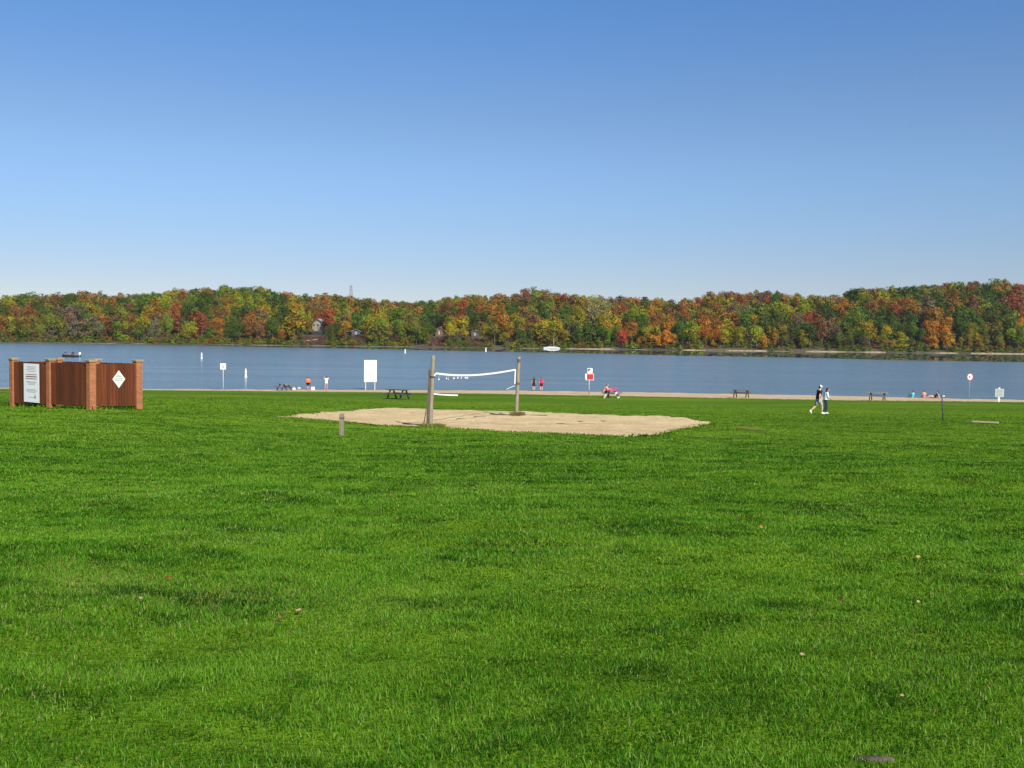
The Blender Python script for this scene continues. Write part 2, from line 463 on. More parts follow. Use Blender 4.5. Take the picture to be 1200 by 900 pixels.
def draped(name, pg, mat, lift, step=.35, relief=0.0):
    bm = bmesh.new()
    f = bm.faces.new([bm.verts.new((x, y, 0)) for x, y in pg])
    bmesh.ops.triangulate(bm, faces=[f])
    lo = pg.min(0); hi = pg.max(0)
    for ax in (0, 1):
        for c in np.arange(lo[ax] + step, hi[ax], step):
            co = [0, 0, 0]; co[ax] = c; no = [0, 0, 0]; no[ax] = 1
            bmesh.ops.bisect_plane(bm, geom=bm.verts[:] + bm.edges[:] + bm.faces[:], plane_co=co, plane_no=no)
    vs = np.array([v.co[:2] for v in bm.verts])
    z = terrain(vs[:, 0], vs[:, 1]) + lift
    if relief: z = z + (vnoise(vs[:, 0], vs[:, 1], .55, 14) - .5) * relief + (vnoise(vs[:, 0], vs[:, 1], 2.2, 15) - .5) * relief * .6
    for v, q in zip(bm.verts, z): v.co.z = q
    me = bpy.data.meshes.new(name); bm.to_mesh(me); bm.free(); me.shade_smooth()
    if me.polygons[0].normal.z < 0: me.flip_normals()
    return link(name, me, mat)
CSAND = mat_sand('court_sand', (.53, .375, .185), (.64, .475, .25), (.72, .56, .32))
tag(draped('volleyball_court', poly, CSAND, .028, .3, .055), kind='structure')

BARE = mat_sand('bare_earth', (.14, .17, .02), (.20, .20, .04), (.26, .23, .07))
for k, (px, py, rx, ry) in enumerate([(880, 502.5, 13, 2.0), (1055, 478.3, 5, .8), (1120, 475, 16, .7)]):
    c = ground(px, py); s = c.y / F; th = np.linspace(0, 2 * PI, 40, endpoint=False)
    dy = abs(ground(px, py - ry).y - ground(px, py + ry).y) / 2
    rr = .75 + .5 * vnoise(np.cos(th) * 2 + k * 9, np.sin(th) * 2, .8, k)
    pg = np.stack([c.x + np.cos(th) * rx * s * rr, c.y + np.sin(th) * dy * rr], 1)
    tag(draped('bare_ground', pg, BARE, .03, .5), kind='structure')

# ------------------------------------------------------------------ grass blades
def blades(X, Y, L, W, colour, seed, lean=.78):
    g = np.random.default_rng(seed); n = len(X)
    Z = terrain(X, Y) - .006
    a = g.random(n) * 2 * PI; b = a + g.normal(0, .5, n)
    ux, uy = np.cos(a), np.sin(a)
    ln = lean * (.25 + g.random(n) ** 1.2)
    dx, dy = np.cos(b + PI / 2), np.sin(b + PI / 2)
    hw = W / 2
    V = np.empty((n, 5, 3), np.float32)
    V[:, 0] = np.stack([X - ux * hw, Y - uy * hw, Z], 1); V[:, 1] = np.stack([X + ux * hw, Y + uy * hw, Z], 1)
    mx, my, mz = X + dx * L * ln * .35, Y + dy * L * ln * .35, Z + L * .55 * (1 - .18 * ln)
    V[:, 2] = np.stack([mx - ux * hw * .8, my - uy * hw * .8, mz], 1); V[:, 3] = np.stack([mx + ux * hw * .8, my + uy * hw * .8, mz], 1)
    V[:, 4] = np.stack([X + dx * L * ln, Y + dy * L * ln, Z + L * np.sqrt(np.clip(1 - (ln * .72) ** 2, .1, 1))], 1)
    k = np.arange(n)[:, None] * 5
    T = np.concatenate([k + [0, 1, 3], k + [0, 3, 2], k + [2, 3, 4]], 1).reshape(-1, 3)
    Cc = np.ones((n, 5, 4), np.float32)
    Cc[:, :, :3] = colour[:, None, :]
    return V.reshape(-1, 3), T, Cc.reshape(-1, 4)

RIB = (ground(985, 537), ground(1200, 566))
def green(X, Y, g):
    n = len(X)
    t = -.09 + .13 * sstep(10, 40, Y) + .34 * vnoise(X * .6, Y, 2.2, 21) + .42 * vnoise(X * .7, Y, .45, 22) + .34 * vnoise(X * .25, Y, 6.0, 25) + .30 * vnoise(X * .4, Y, 1.1, 26) - .50 * sstep(.58, .85, vnoise(X * .62, Y, .17, 28)) - .28 * sstep(.55, .8, vnoise(X * .5, Y, .38, 29)) + g.normal(0, .30, n)  # dark blotches: deeper-green clumps and shade of small hollows, put into the colour
    # slope shading put into the colour: paler rib at right, darker hollow behind it
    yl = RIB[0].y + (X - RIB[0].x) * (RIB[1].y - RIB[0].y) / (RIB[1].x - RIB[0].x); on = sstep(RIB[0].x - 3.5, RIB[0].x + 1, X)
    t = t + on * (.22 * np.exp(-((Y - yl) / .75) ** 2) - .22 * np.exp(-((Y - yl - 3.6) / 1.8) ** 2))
    t = np.clip(t, 0, 1)[:, None]
    A, B, Cx = np.array([.012, .058, .002]), np.array([.056, .188, .005]), np.array([.160, .320, .022])
    c = np.where(t < .5, A + (B - A) * t * 2, B + (Cx - B) * (t - .5) * 2)
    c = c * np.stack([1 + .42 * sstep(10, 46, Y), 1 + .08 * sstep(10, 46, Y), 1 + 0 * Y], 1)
    dry = (g.random(n) < .010 + .05 * sstep(.62, .85, vnoise(X, Y, 1.7, 23)))[:, None]
    c = np.where(dry, np.array([.34, .31, .11]) * (.6 + .6 * g.random((n, 1))), c)
    pale = (g.random(n) < .09)[:, None]
    return np.where(pale, np.array([.19, .33, .060]) * (.7 + .6 * g.random((n, 1))), c)

P3 = ground(107, 480.5); s3 = P3.y / F
Lw = at(16.5, 474, P3.y * 58.0 / 53.0) - P3; Lw.z = 0
EL = Lw.length; U = Lw.normalized(); Vv = Vector((-U.y, U.x, 0)); Vv = Vv if Vv.y > 0 else -Vv
_e = at(161.5, 477, P3.y); _k = _e.x / _e.y                  # depth of the enclosure: where the right pillar's sight line meets the side wall
ED = (_k * P3.y - P3.x) / (Vv.x - _k * Vv.y)
_c = [P3, P3 + U * EL, P3 + Vv * ED]
ENC_LINES = [(_c[0][:2], _c[1][:2]), (_c[0][:2], _c[2][:2])]

def rho(d): return 7200 * np.minimum(1.0, (7.0 / d) ** 1.7)
g = np.random.default_rng(5)
dd = np.linspace(2.9, 78, 2000); wid = 1.16 * dd + 3.4
pdf = rho(dd) * wid; cdf = np.cumsum(pdf); N = int(float(((pdf[1:] + pdf[:-1]) * .5 * np.diff(dd)).sum())); cdf /= cdf[-1]
Yq = np.interp(g.random(N), cdf, dd); Xq = (g.random(N) * 2 - 1) * (.58 * Yq + 1.7)
keep = ~inside(Xq, Yq, poly * 1.0)
keep &= ~((Yq > 36) & (g.random(N) < sstep(40, 78, Yq)))
Xq, Yq = Xq[keep], Yq[keep]; n = len(Xq)
tuft = vnoise(Xq, Yq, .28, 31) * .6 + vnoise(Xq, Yq, .9, 32) * .6
L = (.021 + .020 * tuft) * (.55 + .8 * g.random(n)); Wd = np.maximum(.0040, .00072 * Yq) * (.75 + .5 * g.random(n))
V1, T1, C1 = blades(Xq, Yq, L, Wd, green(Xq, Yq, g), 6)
# ragged fringe round the court and along the beach
pk = g.integers(0, len(poly), 5200); off = np.abs(g.normal(0, .22, 5200)) - .22 * (g.random(5200) < .35) * g.random(5200) ** 2 * 2
fx = poly[pk, 0] + dirn[pk, 0] * off + g.normal(0, .12, 5200); fy = poly[pk, 1] + dirn[pk, 1] * off + g.normal(0, .12, 5200)

ebx, eby = [], []
for a_, b_ in ENC_LINES:
    k_ = 420; tt_ = g.random(k_); ebx.append(a_[0] + (b_[0] - a_[0]) * tt_ + g.normal(0, .07, k_)); eby.append(a_[1] + (b_[1] - a_[1]) * tt_ + g.normal(0, .09, k_))
ebx, eby = np.concatenate(ebx), np.concatenate(eby); fx = np.r_[fx, ebx]; fy = np.r_[fy, eby]; nb_ = len(ebx)
ex = g.uniform(-64, 64, 9000); ey = y_edge(ex) + .25 - np.abs(g.normal(0, .6, 9000))
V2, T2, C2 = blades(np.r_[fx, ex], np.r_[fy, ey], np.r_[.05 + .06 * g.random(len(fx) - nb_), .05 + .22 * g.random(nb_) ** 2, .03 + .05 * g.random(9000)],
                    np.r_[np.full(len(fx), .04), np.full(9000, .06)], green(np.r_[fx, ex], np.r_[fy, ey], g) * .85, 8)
BLADE = attr_leaf('grass_blades', 'col', .65, .30, .07)
def coloured(name, V, T, Cc, mat, n=3):
    me = np_mesh(name, V, T, n)
    at_ = me.color_attributes.new('col', 'FLOAT_COLOR', 'POINT'); at_.data.foreach_set('color', np.asarray(Cc, np.float32).ravel())
    return link(name, me, mat)
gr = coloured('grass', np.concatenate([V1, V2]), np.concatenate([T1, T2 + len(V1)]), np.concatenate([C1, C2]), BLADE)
tag(gr, 'short mown green grass of the lawn', 'grass', kind='stuff')
print('blades', n, len(fx))

# weeds round the feet of the two net posts
def weeds(name, px0, px1, py, count, h, colour, label, spread=.35):
    a = ground(px0, py); b = ground(px1, py); g = np.random.default_rng(int(px0))
    t = g.beta(2, 2, count); X = a.x + (b.x - a.x) * t; Y = a.y + (b.y - a.y) * t + g.normal(0, spread, count)
    c = np.array(colour)[None, :] * (.55 + .8 * g.random((count, 1)))
    V, T, Cc = blades(X, Y, h * (.4 + .8 * g.random(count)), np.full(count, .02), c, int(px1), .9)
    V[:, 2] += .03
    tag(coloured(name, V, T, Cc, BLADE), label, 'weeds')

# ------------------------------------------------------------------ forest on the far bank
BLOBS = """5,362,D 10,355,Y 25,352,D 40,347,G 45,352,B 50,365,D 68,350,B 80,352,D 90,348,U 105,350,U 115,345,R 100,362,G 118,358,D 135,345,T 132,352,U 140,357,D 155,348,L
165,358,D 185,345,D 175,350,G 185,362,O 198,350,Y 10,375,U 25,367,B 40,365,R 20,385,D 30,380,L 50,375,L 60,370,L 60,390,K 80,370,K 90,367,K 75,378,L 115,370,O 100,385,U
110,388,S 85,393,Y 120,385,K 130,378,B 140,370,B 155,375,B 135,392,D 150,385,D 168,380,S 180,383,K 190,390,L 195,375,O 45,395,L 10,393,L 160,396,L 205,343,Y 220,345,U 235,342,L
250,340,D 260,342,G 270,345,G 290,339,D 305,338,Y 300,345,G 285,350,Y 320,345,D 330,348,D 340,346,U 215,350,U 232,348,D 225,365,D 245,360,D 265,358,O 255,365,G 208,372,R 237,374,R
215,380,L 225,385,Y 240,385,D 250,393,Y 258,370,B 268,362,S 270,375,D 275,385,D 262,388,O 285,365,D 298,360,S 290,375,U 308,370,S 310,380,B 322,378,D 331,380,S 320,388,D 345,360,S
350,372,Y 342,375,D 335,393,U 362,350,D 372,347,U 385,350,U 392,358,Y 370,357,B 385,366,R 395,375,Y 393,388,D 398,370,Y 405,350,G 412,362,U 425,358,D 430,352,U 445,355,U 445,362,U
460,353,B 457,350,Y 470,358,G 425,370,D 405,375,S 405,380,O 440,375,Y 450,372,S 460,378,G 445,390,L 470,370,G 487,365,U 490,352,Y 500,362,D 480,378,L 478,395,U 490,395,G 500,378,D
513,358,B 525,365,B 528,342,D 535,350,Y 535,366,R 520,372,D 545,345,U 555,348,G 550,370,D 535,382,S 565,345,U 565,358,U 580,365,O 585,370,O 575,380,D 575,392,S 590,380,O 590,345,U
597,375,D 608,350,B 628,342,G 625,355,L 645,346,B 655,350,R 605,365,D 622,366,O 602,380,S 645,360,U 660,362,D 640,368,D 625,378,B 612,390,D 635,388,Y 652,384,S 645,392,U 672,348,B
680,350,U 682,355,S 680,368,S 665,380,L 700,358,T 700,350,Y 715,350,R 695,385,D 712,378,S 708,398,S 720,395,G 725,360,R 735,355,U 730,394,F 740,365,Y 738,385,O 750,380,D 745,358,U
758,355,D 765,385,S 768,396,A 780,393,A 772,380,U 770,360,O 785,368,B 790,355,D 795,390,D 780,353,B 805,355,U 822,352,R 835,352,U 853,348,B 852,355,S 870,353,U 880,350,U 890,355,R
903,346,R 912,352,D 925,353,U 930,345,Y 810,370,U 825,362,G 835,370,U 855,375,U 868,362,K 880,370,G 895,362,G 918,362,Y 940,360,Y 955,352,L 975,350,U 985,355,O 998,345,D 810,390,Y
815,400,G 830,390,A 855,385,S 865,395,Y 890,382,Y 893,397,A 910,372,D 920,378,R 932,375,B 952,380,R 965,378,B 940,388,D 945,395,Y 925,392,L 912,397,O 960,398,D 975,385,K 990,378,D
985,395,D 970,365,D 998,385,G 1010,345,Y 1025,348,U 1040,345,Y 1055,342,D 1075,340,D 1090,340,L 1105,338,U 1120,340,G 1110,348,U 1125,342,D 1138,336,R 1150,340,D 1160,342,D 1165,338,U
1170,333,G 1185,335,U 1195,335,R 1178,346,D 1160,350,D 1190,350,R 1020,356,U 1037,357,O 1050,362,R 1065,357,O 1015,365,D 1035,370,D 1055,372,D 1080,360,K 1100,358,D 1085,370,O
1118,360,O 1140,358,B 1157,362,O 1135,352,D 1005,372,G 1010,380,S 1018,388,S 1035,398,S 1030,385,D 1050,385,D 1062,400,S 1070,380,D 1075,392,D 1092,392,A 1110,388,A 1118,395,S
1130,400,O 1145,395,Y 1125,378,D 1150,375,D 1165,372,D 1180,380,G 1190,385,A 1175,385,O 1160,390,L 1185,398,O 1198,390,G 1150,402,O"""
BL = [(float(a), float(b), c) for a, b, c in (q.split(',') for q in BLOBS.split())]
BXY = np.array([(a, b) for a, b, c in BL])
HUE = {'D': ((.058, .090, .008), 'dark green'), 'G': ((.112, .160, .010), 'mid green'), 'Y': ((.205, .215, .010), 'yellow-green'),
       'L': ((.155, .152, .018), 'olive'), 'S': ((.265, .205, .010), 'golden yellow'), 'O': ((.260, .132, .012), 'orange'),
       'A': ((.400, .165, .010), 'bright orange'), 'R': ((.230, .070, .018), 'red'), 'F': ((.360, .060, .024), 'scarlet'),
       'U': ((.225, .108, .016), 'rust'), 'B': ((.180, .092, .028), 'reddish brown'), 'K': ((.140, .116, .056), 'grey-brown'), 'T': ((.250, .210, .070), 'tan')}

def crown_arrays(seed, kind='round', quads=430):
    """leaf clumps spread through the lobes of one crown; height 1, centre of the trunk at the origin"""
    g = np.random.default_rng(seed); lobes = []
    if kind == 'round':
        for k in range(10):
            a = g.random() * 2 * PI; r = g.uniform(.05, .25); z = g.uniform(.34, .82)
            lobes.append((math.cos(a) * r * (1.2 - z * .55), math.sin(a) * r * (1.2 - z * .55), z, g.uniform(.12, .20)))
        lobes += [(0, 0, .80, .17), (0, 0, .55, .22)]
    elif kind == 'tall':
        for k in range(11):
            a = g.random() * 2 * PI; z = g.uniform(.22, .86); r = g.uniform(.02, .17) * (1.15 - z * .5)
            lobes.append((math.cos(a) * r, math.sin(a) * r, z, g.uniform(.09, .15)))
        lobes += [(0, 0, .88, .10), (0, 0, .5, .15)]
    else:
        for k in range(13):
            a = g.random() * 2 * PI; z = g.uniform(.10, .80); r = g.uniform(.05, .30)
            lobes.append((math.cos(a) * r, math.sin(a) * r, z, g.uniform(.13, .20)))
    lobes = np.array(lobes); wgt = lobes[:, 3] ** 2; li = g.choice(len(lobes), quads, p=wgt / wgt.sum())
    d = g.normal(0, 1, (quads, 3)); d /= np.linalg.norm(d, axis=1)[:, None]; d[:, 2] = np.where(d[:, 2] < -.5, -d[:, 2], d[:, 2])
    c = lobes[li, :3] + d * (lobes[li, 3] * g.uniform(.55, 1.12, quads) ** 1)[:, None]
    nrm = d + g.normal(0, .38, (quads, 3)); nrm /= np.linalg.norm(nrm, axis=1)[:, None]
    t = np.cross(nrm, g.normal(0, 1, (quads, 3))); t /= np.linalg.norm(t, axis=1)[:, None]; b = np.cross(nrm, t)
    s = (g.uniform(.018, .034, quads) * (480.0 / quads) ** .45)[:, None] * (1.25 if kind == 'bush' else 1.0)
    e = g.uniform(.6, 1.35, (quads, 4, 1))
    V = np.stack([c + (t + b * .4) * s * e[:, 0], c + (b - t * .4) * s * e[:, 1], c - (t + b * .3) * s * e[:, 2], c - (b - t * .3) * s * e[:, 3]], 1)
    V[:, :, :] += nrm[:, None, :] * (s[:, None, :] * g.uniform(-.35, .35, (quads, 4, 1)))
    tint = (.72 + .42 * g.random((len(lobes), 1)))[li] * (.84 + .32 * g.random((quads, 1)))
    hs = (g.normal(0, .10, len(lobes)))[li][:, None]; tint = tint * np.concatenate([1 - hs, 1 + hs, 1 + 0 * hs], 1)
    tint = tint * (1 + g.normal(0, .07, (quads, 3)))
    tint = np.repeat(np.clip(tint, .3, 1.7)[:, None, :], 4, 1)
    return V.reshape(-1, 3), np.arange(quads * 4).reshape(-1, 4), tint.reshape(-1, 3)
CROWN = mat_crown(); CROWN_ATTR = attr_leaf('massed_leaves', 'col', .7, 0, .12)
BARK = wood('bark', (.075, .058, .042), (.19, .155, .12), (8, 8, 1.2))
PALEBARK = paint('pale_bark', (.42, .37, .30), .8, .1, .3, 4)
KINDS_ = ['round', 'round', 'tall', 'round', 'bush', 'round', 'tall', 'bush']
CR = [crown_arrays(40 + i, KINDS_[i % 8], 1000 if i % 8 not in (2, 6) else 800) for i in range(12)]
CRM = [crown_arrays(140 + i, KINDS_[i % 8], 560) for i in range(12)]
CME = []
for i, (V, Q, t) in enumerate(CR):
    me = np_mesh('crown', V, Q, 4); a_ = me.color_attributes.new('tint', 'FLOAT_COLOR', 'POINT')
    a_.data.foreach_set('color', np.concatenate([t, np.ones((len(t), 1))], 1).astype(np.float32).ravel()); me.materials.append(CROWN); CME.append(me)
TME = []
for i in range(3):
    q = MB(); g = random.Random(i)
    q.loft([(0, 0, -.06), (g.uniform(-.01, .01), 0, .2), (g.uniform(-.02, .02), g.uniform(-.02, .02), .5), (0, 0, .8)], [.022, .016, .011, .004], 7)
    for k in range(5):
        a = k * 1.3 + g.random(); z = g.uniform(.25, .55); r = g.uniform(.14, .24)
        q.loft([(0, 0, z), (math.cos(a) * r * .5, math.sin(a) * r * .5, z + .1), (math.cos(a) * r, math.sin(a) * r, z + .24)], [.009, .006, .002], 5)
    TME.append(q.mesh('trunk', True))

CLEAR = [(353, 386, 648), (409, 424, 640), (504, 524, 645), (546, 566, 640), (641, 652, 606)]
trees = []
g = np.random.default_rng(77)
Yr = 606.0; row = 0
while Yr < 806:
    for X in np.arange(-430, 431, 7.0 if row < 2 else 7.6):
        x = X + g.uniform(-3.6, 3.6) + (row % 2) * 4; yy = Yr + g.uniform(-3.5, 3.5)
        if row == 0: yy = Yr + abs(g.normal(0, 1.6))
        px = 600 + x * F / yy
        if any(a <= px <= b and yy < c for a, b, c in CLEAR): continue
        h = (g.uniform(10.5, 17.0) if yy < 740 else g.uniform(13, 16)) if row else g.uniform(6, 14)
        h *= .82 + .36 * float(vnoise(x, yy, 30, 40))
        trees.append([x, yy, h, int(g.integers(0, 12)), g.uniform(0, 2 * PI), g.uniform(.88, 1.2)])
    Yr += 7.0 if row < 3 else 9.0; row += 1
# trees of their own at measured places: the lone pale crown and the round crown on the skyline, the bright ones at the shore
special = [(1115, 330, 762, 15.5, 0, 'T', 'pale green lone tree standing above the skyline, upper right of the wood'),
           (628, 341, 762, 16.5, 0, 'G', 'round green tree bulging above the skyline beyond the two women'),
           (768, 391, 604.5, 8.0, 4, 'A', 'glowing orange small tree at the shore, left one of a close pair'),
           (780, 387, 604.5, 10.0, 2, 'A', 'glowing orange taller tree at the shore, right one of a close pair'),
           (730.5, 390.5, 605, 8.0, 2, 'F', 'scarlet little tree at the shore above the seated person'),
           (305, 334.5, 760, 16.5, 2, 'Y', 'yellow-green tree on the highest point of the left skyline'),
           (893, 394, 604.5, 6.5, 4, 'A', 'bright orange bushy tree low on the shore above the bare picnic table'),
           (1110, 384, 606, 12.0, 2, 'A', 'tall slim orange tree at the shore near the round red and white sign'),
           (1000, 336, 762, 16, 0, 'D', 'dark green broad tree rising on the skyline beyond the walking couple'),
           (361, 374, 640, 9.0, 6, 'U', 'small rust tree standing in front of the tan house'),
           (386, 362, 641, 16.0, 2, 'R', 'red-brown tree close to the right side of the tan house'),
           (345, 354, 612, 16.5, 2, 'S', 'tall golden tree left of the clearing with the grey roofed house')]
for px, py, Y, h, tmpl, c, lab in special:
    p = at(px, py, Y); z0 = float(hill(p.x, Y))
    trees.append([p.x, Y, max(5.5, p.z - z0), tmpl, 1.0, 1.15, c, lab])
info = []
for t in trees:
    x, yy, h, tm, rz, wf = t[:6]; z = float(hill(x, yy))
    z = max(z, .25)
    pcx, pcy = project((x, yy, z + h * .58)); ptop = project((x, yy, z + h))[1]
    s = F / yy; info.append((pcx, pcy, ptop, h * .34 * wf * s, h * .40 * s, z))
order = sorted(range(len(trees)), key=lambda i: trees[i][1])
H0, H1, SS = 300, 440, 2
occ = np.zeros(((H1 - H0) * SS, 1200 * SS), bool); vis = np.zeros(len(trees))
for i in order:
    cx_, cy_, tp, rx, ry, z = info[i]
    x0, x1 = int((cx_ - rx) * SS), int((cx_ + rx) * SS) + 1; y0, y1 = int((cy_ - ry - H0) * SS), int((cy_ + ry - H0) * SS) + 1
    x0, x1 = max(0, x0), min(1200 * SS, x1); y0, y1 = max(0, y0), min((H1 - H0) * SS, y1)
    if x1 <= x0 or y1 <= y0: continue
    gy, gx = np.mgrid[y0:y1, x0:x1]
    e = ((gx / SS - cx_) / rx) ** 2 + ((gy / SS + H0 - cy_) / ry) ** 2 < .9
    v = e & ~occ[y0:y1, x0:x1]; vis[i] = v.sum() / SS / SS; occ[y0:y1, x0:x1] |= e
def hue_of(i):
    if len(trees[i]) > 6: return trees[i][6]
    cx_, cy_ = info[i][0] + g.normal(0, 2.6), info[i][1] - info[i][4] * .25 + g.normal(0, 2.0)
    d = ((BXY[:, 0] - cx_) / 1.15) ** 2 + (BXY[:, 1] - cy_) ** 2
    k = BL[int(d.argmin())][2]
    if k in 'RUBOS' and g.random() < .28: k = 'LYGLK'[int(g.integers(0, 5))]
    if cx_ < -20 or cx_ > 1220: k = 'DGYUOBS'[int(g.integers(0, 7))]
    return k
hue = [hue_of(i) for i in range(len(trees))]
def shade(c): return tuple(np.clip(np.array(HUE[c][0]) * g.uniform(.78, 1.25) * (1 + g.normal(0, .09, 3)), .008, .8))
cols = [shade(h) for h in hue]
single = set(sorted(range(len(trees)), key=lambda i: -(vis[i] + (1e6 if len(trees[i]) > 6 else 0)))[:292])
MARKS = [(0, 30, 'left edge of the view'), (30, 58, 'white sheet sign on the brick enclosure'), (58, 90, 'fishing boat'), (90, 125, 'front corner of the brick enclosure'),
         (125, 172, 'diamond sign on the brick enclosure'), (172, 222, 'gap right of the brick enclosure'), (222, 248, 'small far buoy right of the enclosure'),
         (248, 275, 'small white square sign on its pole'), (275, 305, 'nearest buoy'), (305, 348, 'leftmost picnic table'), (348, 371, 'person in the orange shirt'),
         (371, 405, 'person in white on the beach'), (405, 424, 'open water left of the notice board'), (424, 444, 'white notice board'), (444, 488, 'picnic table right of the notice board'),
         (488, 515, 'left net post'), (515, 545, 'torn left half of the net'), (545, 590, 'right half of the net'), (590, 616, 'right net post'), (616, 645, 'two standing women'),
         (645, 678, 'white boat at the far shore'), (678, 700, 'red rescue sign'), (700, 735, 'picnic table with the pink cloth'), (735, 790, 'water right of the pink cloth'),
         (790, 850, 'right tip of the sand court'), (850, 890, 'bare picnic table near the sand'), (890, 945, 'empty beach left of the walkers'), (945, 985, 'walking couple'),
         (985, 1010, 'beach right of the walkers'), (1010, 1046, 'rightmost picnic table'), (1046, 1098, 'sitting sunbathers'), (1098, 1122, 'thin dark stake'),
         (1122, 1150, 'round red and white sign'), (1150, 1185, 'grey board sign'), (1185, 1230, 'right edge of the view')]
buckets = {}
mass = []
for i, t in enumerate(trees):
    x, yy, h, tm, rz, wf = t[:6]; pcx, pcy, ptop, rx, ry, z = info[i]
    if i in single:
        if len(t) > 6: lab = t[7]
        else:
            lvl = 'on the skyline' if ptop < sky_px(pcx) + 7 else ('on the shore' if yy < 611 else ('low on the hill' if yy < 645 else 'high on the hill'))
            mk = next((m_ for a, b, m_ in MARKS if a <= pcx < b), 'edge of the view')
            lab = (HUE[hue[i]][1], lvl, mk)
        buckets.setdefault(lab, []).append(i)
    elif -60 < pcx < 1260: mass.append(i)
ORD = ['leftmost', 'second from left', 'third from left', 'fourth from left', 'fifth from left', 'sixth from left', 'seventh from left']
CNT = {2: 'two', 3: 'three', 4: 'four', 5: 'five', 6: 'six', 7: 'seven'}
for lab, ids in buckets.items():
    ids.sort(key=lambda i: info[i][0])
    for r_, i in enumerate(ids):
        if isinstance(lab, str): text = lab
        else:
            c_, l_, m_ = lab
            if len(ids) == 1: text = f'{c_} tree {l_} above the {m_}'
            elif len(ids) == 2: text = f'{"left" if r_ == 0 else "right"} of two {c_} trees {l_} above the {m_}'
            else: text = f'{ORD[min(r_, 6)]} of {c_} trees {l_} above the {m_}'
        text = ' '.join(text.split()[:16])
        x, yy, h, tm, rz, wf = trees[i][:6]
        o = thing('autumn_tree', (x, yy, info[i][5] - .1), rz, text, 'tree', f'{HUE[hue[i]][1]} trees on the far hillside')
        o.scale = (h * wf, h * wf, h)
        tr = link('trunk', TME[i % 3], PALEBARK if False else BARK, o)
        cr = link('crown', CME[tm], CROWN, o); cr.color = (*cols[i], 1)
Vs, Ts, Cs, nv = [], [], [], 0
def put(V, Q, tint, x, y, z, sx, sz, rz, col):
    global nv
    c, s = math.cos(rz), math.sin(rz)
    W = np.stack([(V[:, 0] * c - V[:, 1] * s) * sx + x, (V[:, 0] * s + V[:, 1] * c) * sx + y, V[:, 2] * sz + z], 1)
    Vs.append(W); Ts.append(Q + nv); nv += len(W)
    Cs.append(np.concatenate([tint * np.array(col)[None, :], np.ones((len(W), 1))], 1))
for i in mass:
    x, yy, h, tm, rz, wf = trees[i][:6]; put(*CRM[tm], x, yy, info[i][5] - .1, h * wf, h, rz, cols[i])
tag(coloured('hillside_forest', np.concatenate(Vs), np.concatenate(Ts), np.concatenate(Cs), CROWN_ATTR, 4), 'autumn wood filling in between the larger trees on the far hill', 'forest', kind='stuff')
print('trees', len(trees), 'single', len(single), 'mass', len(mass))
# bushes along the water and brown brush on the cleared slopes
Vs, Ts, Cs, nv = [], [], [], 0
BU = [crown_arrays(90 + i, 'bush', 150) for i in range(5)]
for x in np.arange(-400, 400, 1.15):
    yy = 603.2 + abs(g.normal(0, 2.0)); px = 600 + x * F / yy
    if any(a <= px <= b for a, b, c in CLEAR[:1]) and g.random() < .7: continue
    if float(vnoise(x, 0, 12, 60)) < .22: continue
    h = g.uniform(1.4, 4.2); c = shade('DGGYLLYGU'[int(g.integers(0, 9))])
    put(*BU[int(g.integers(0, 5))], x + g.uniform(-.5, .5), yy, max(.15, float(hill(x, yy))) - .15, h * 1.3, h, g.random() * 6, c)
for x in np.arange(-430, 430, 3.2):
    for yy in np.arange(610, 672, 7.5):
        xx, y2 = x + g.uniform(-2, 2), yy + g.uniform(-3, 3); px = 600 + xx * F / y2
        if any(a <= px <= b and y2 < c for a, b, c in CLEAR): continue
        h = g.uniform(1.8, 4.5)
        put(*BU[int(g.integers(0, 5))], xx, y2, float(hill(xx, y2)) - .2, h * 1.3, h, g.random() * 6, shade('DGLYKUB'[int(g.integers(0, 7))]))
tag(coloured('shoreline_undergrowth', np.concatenate(Vs), np.concatenate(Ts), np.concatenate(Cs), CROWN_ATTR, 4), 'low bushes and brambles along the far waterline and under the trees', 'undergrowth', kind='stuff')
Vs, Ts, Cs, nv = [], [], [], 0
for a, b, c in CLEAR[:4]:
    for k in range(int((b - a) * 9)):
        px = g.uniform(a - 2, b + 2); yy = g.uniform(604, min(c - 8, 632)); x = (px - 600) * yy / F
        h = g.uniform(.7, 1.9)
        put(*BU[int(g.integers(0, 5))], x, yy, float(hill(x, yy)) - .15, h * 1.4, h, g.random() * 6,
            tuple(np.array((.165, .088, .058)) * g.uniform(.7, 1.35) * (1 + g.normal(0, .06, 3))))
tag(coloured('hillside_brush', np.concatenate(Vs), np.concatenate(Ts), np.concatenate(Cs), CROWN_ATTR, 4), 'brown dry brush on the cleared slopes below the houses', 'brush', kind='stuff')

# ------------------------------------------------------------------ paints
WHITE = paint('white_paint', (.86, .86, .84), .45, .4, .05)
OFFW = paint('off_white', (.66, .65, .60), .6, .3, .12)
GREYM = paint('grey_metal', (.30, .31, .31), .4, .5, .15)
DARKM = paint('dark_metal', (.045, .045, .045), .5, .4, .3)
REDP = paint('red_paint', (.55, .03, .035), .45, .4, .1)
ORANGEP = paint('orange_paint', (.75, .16, .05), .5, .4, .1)
INK = paint('ink', (.05, .05, .055), .6, .2, .1)
GREYINK = paint('grey_ink', (.30, .30, .31), .6, .2, .1)
MAROON = paint('maroon_ink', (.20, .06, .06), .6, .2, .1)
PLANK = wood('weathered_plank', (.14, .12, .10), (.36, .33, .28), (2, 14, 14))
POSTW = wood('weathered_post', (.16, .14, .09), (.36, .325, .23), (12, 12, .9))
POSTD = wood('dark_splice', (.06, .05, .04), (.17, .145, .115), (12, 12, .9))
GREENWOOD = wood('green_plank', (.05, .075, .045), (.12, .15, .09), (2, 14, 14))
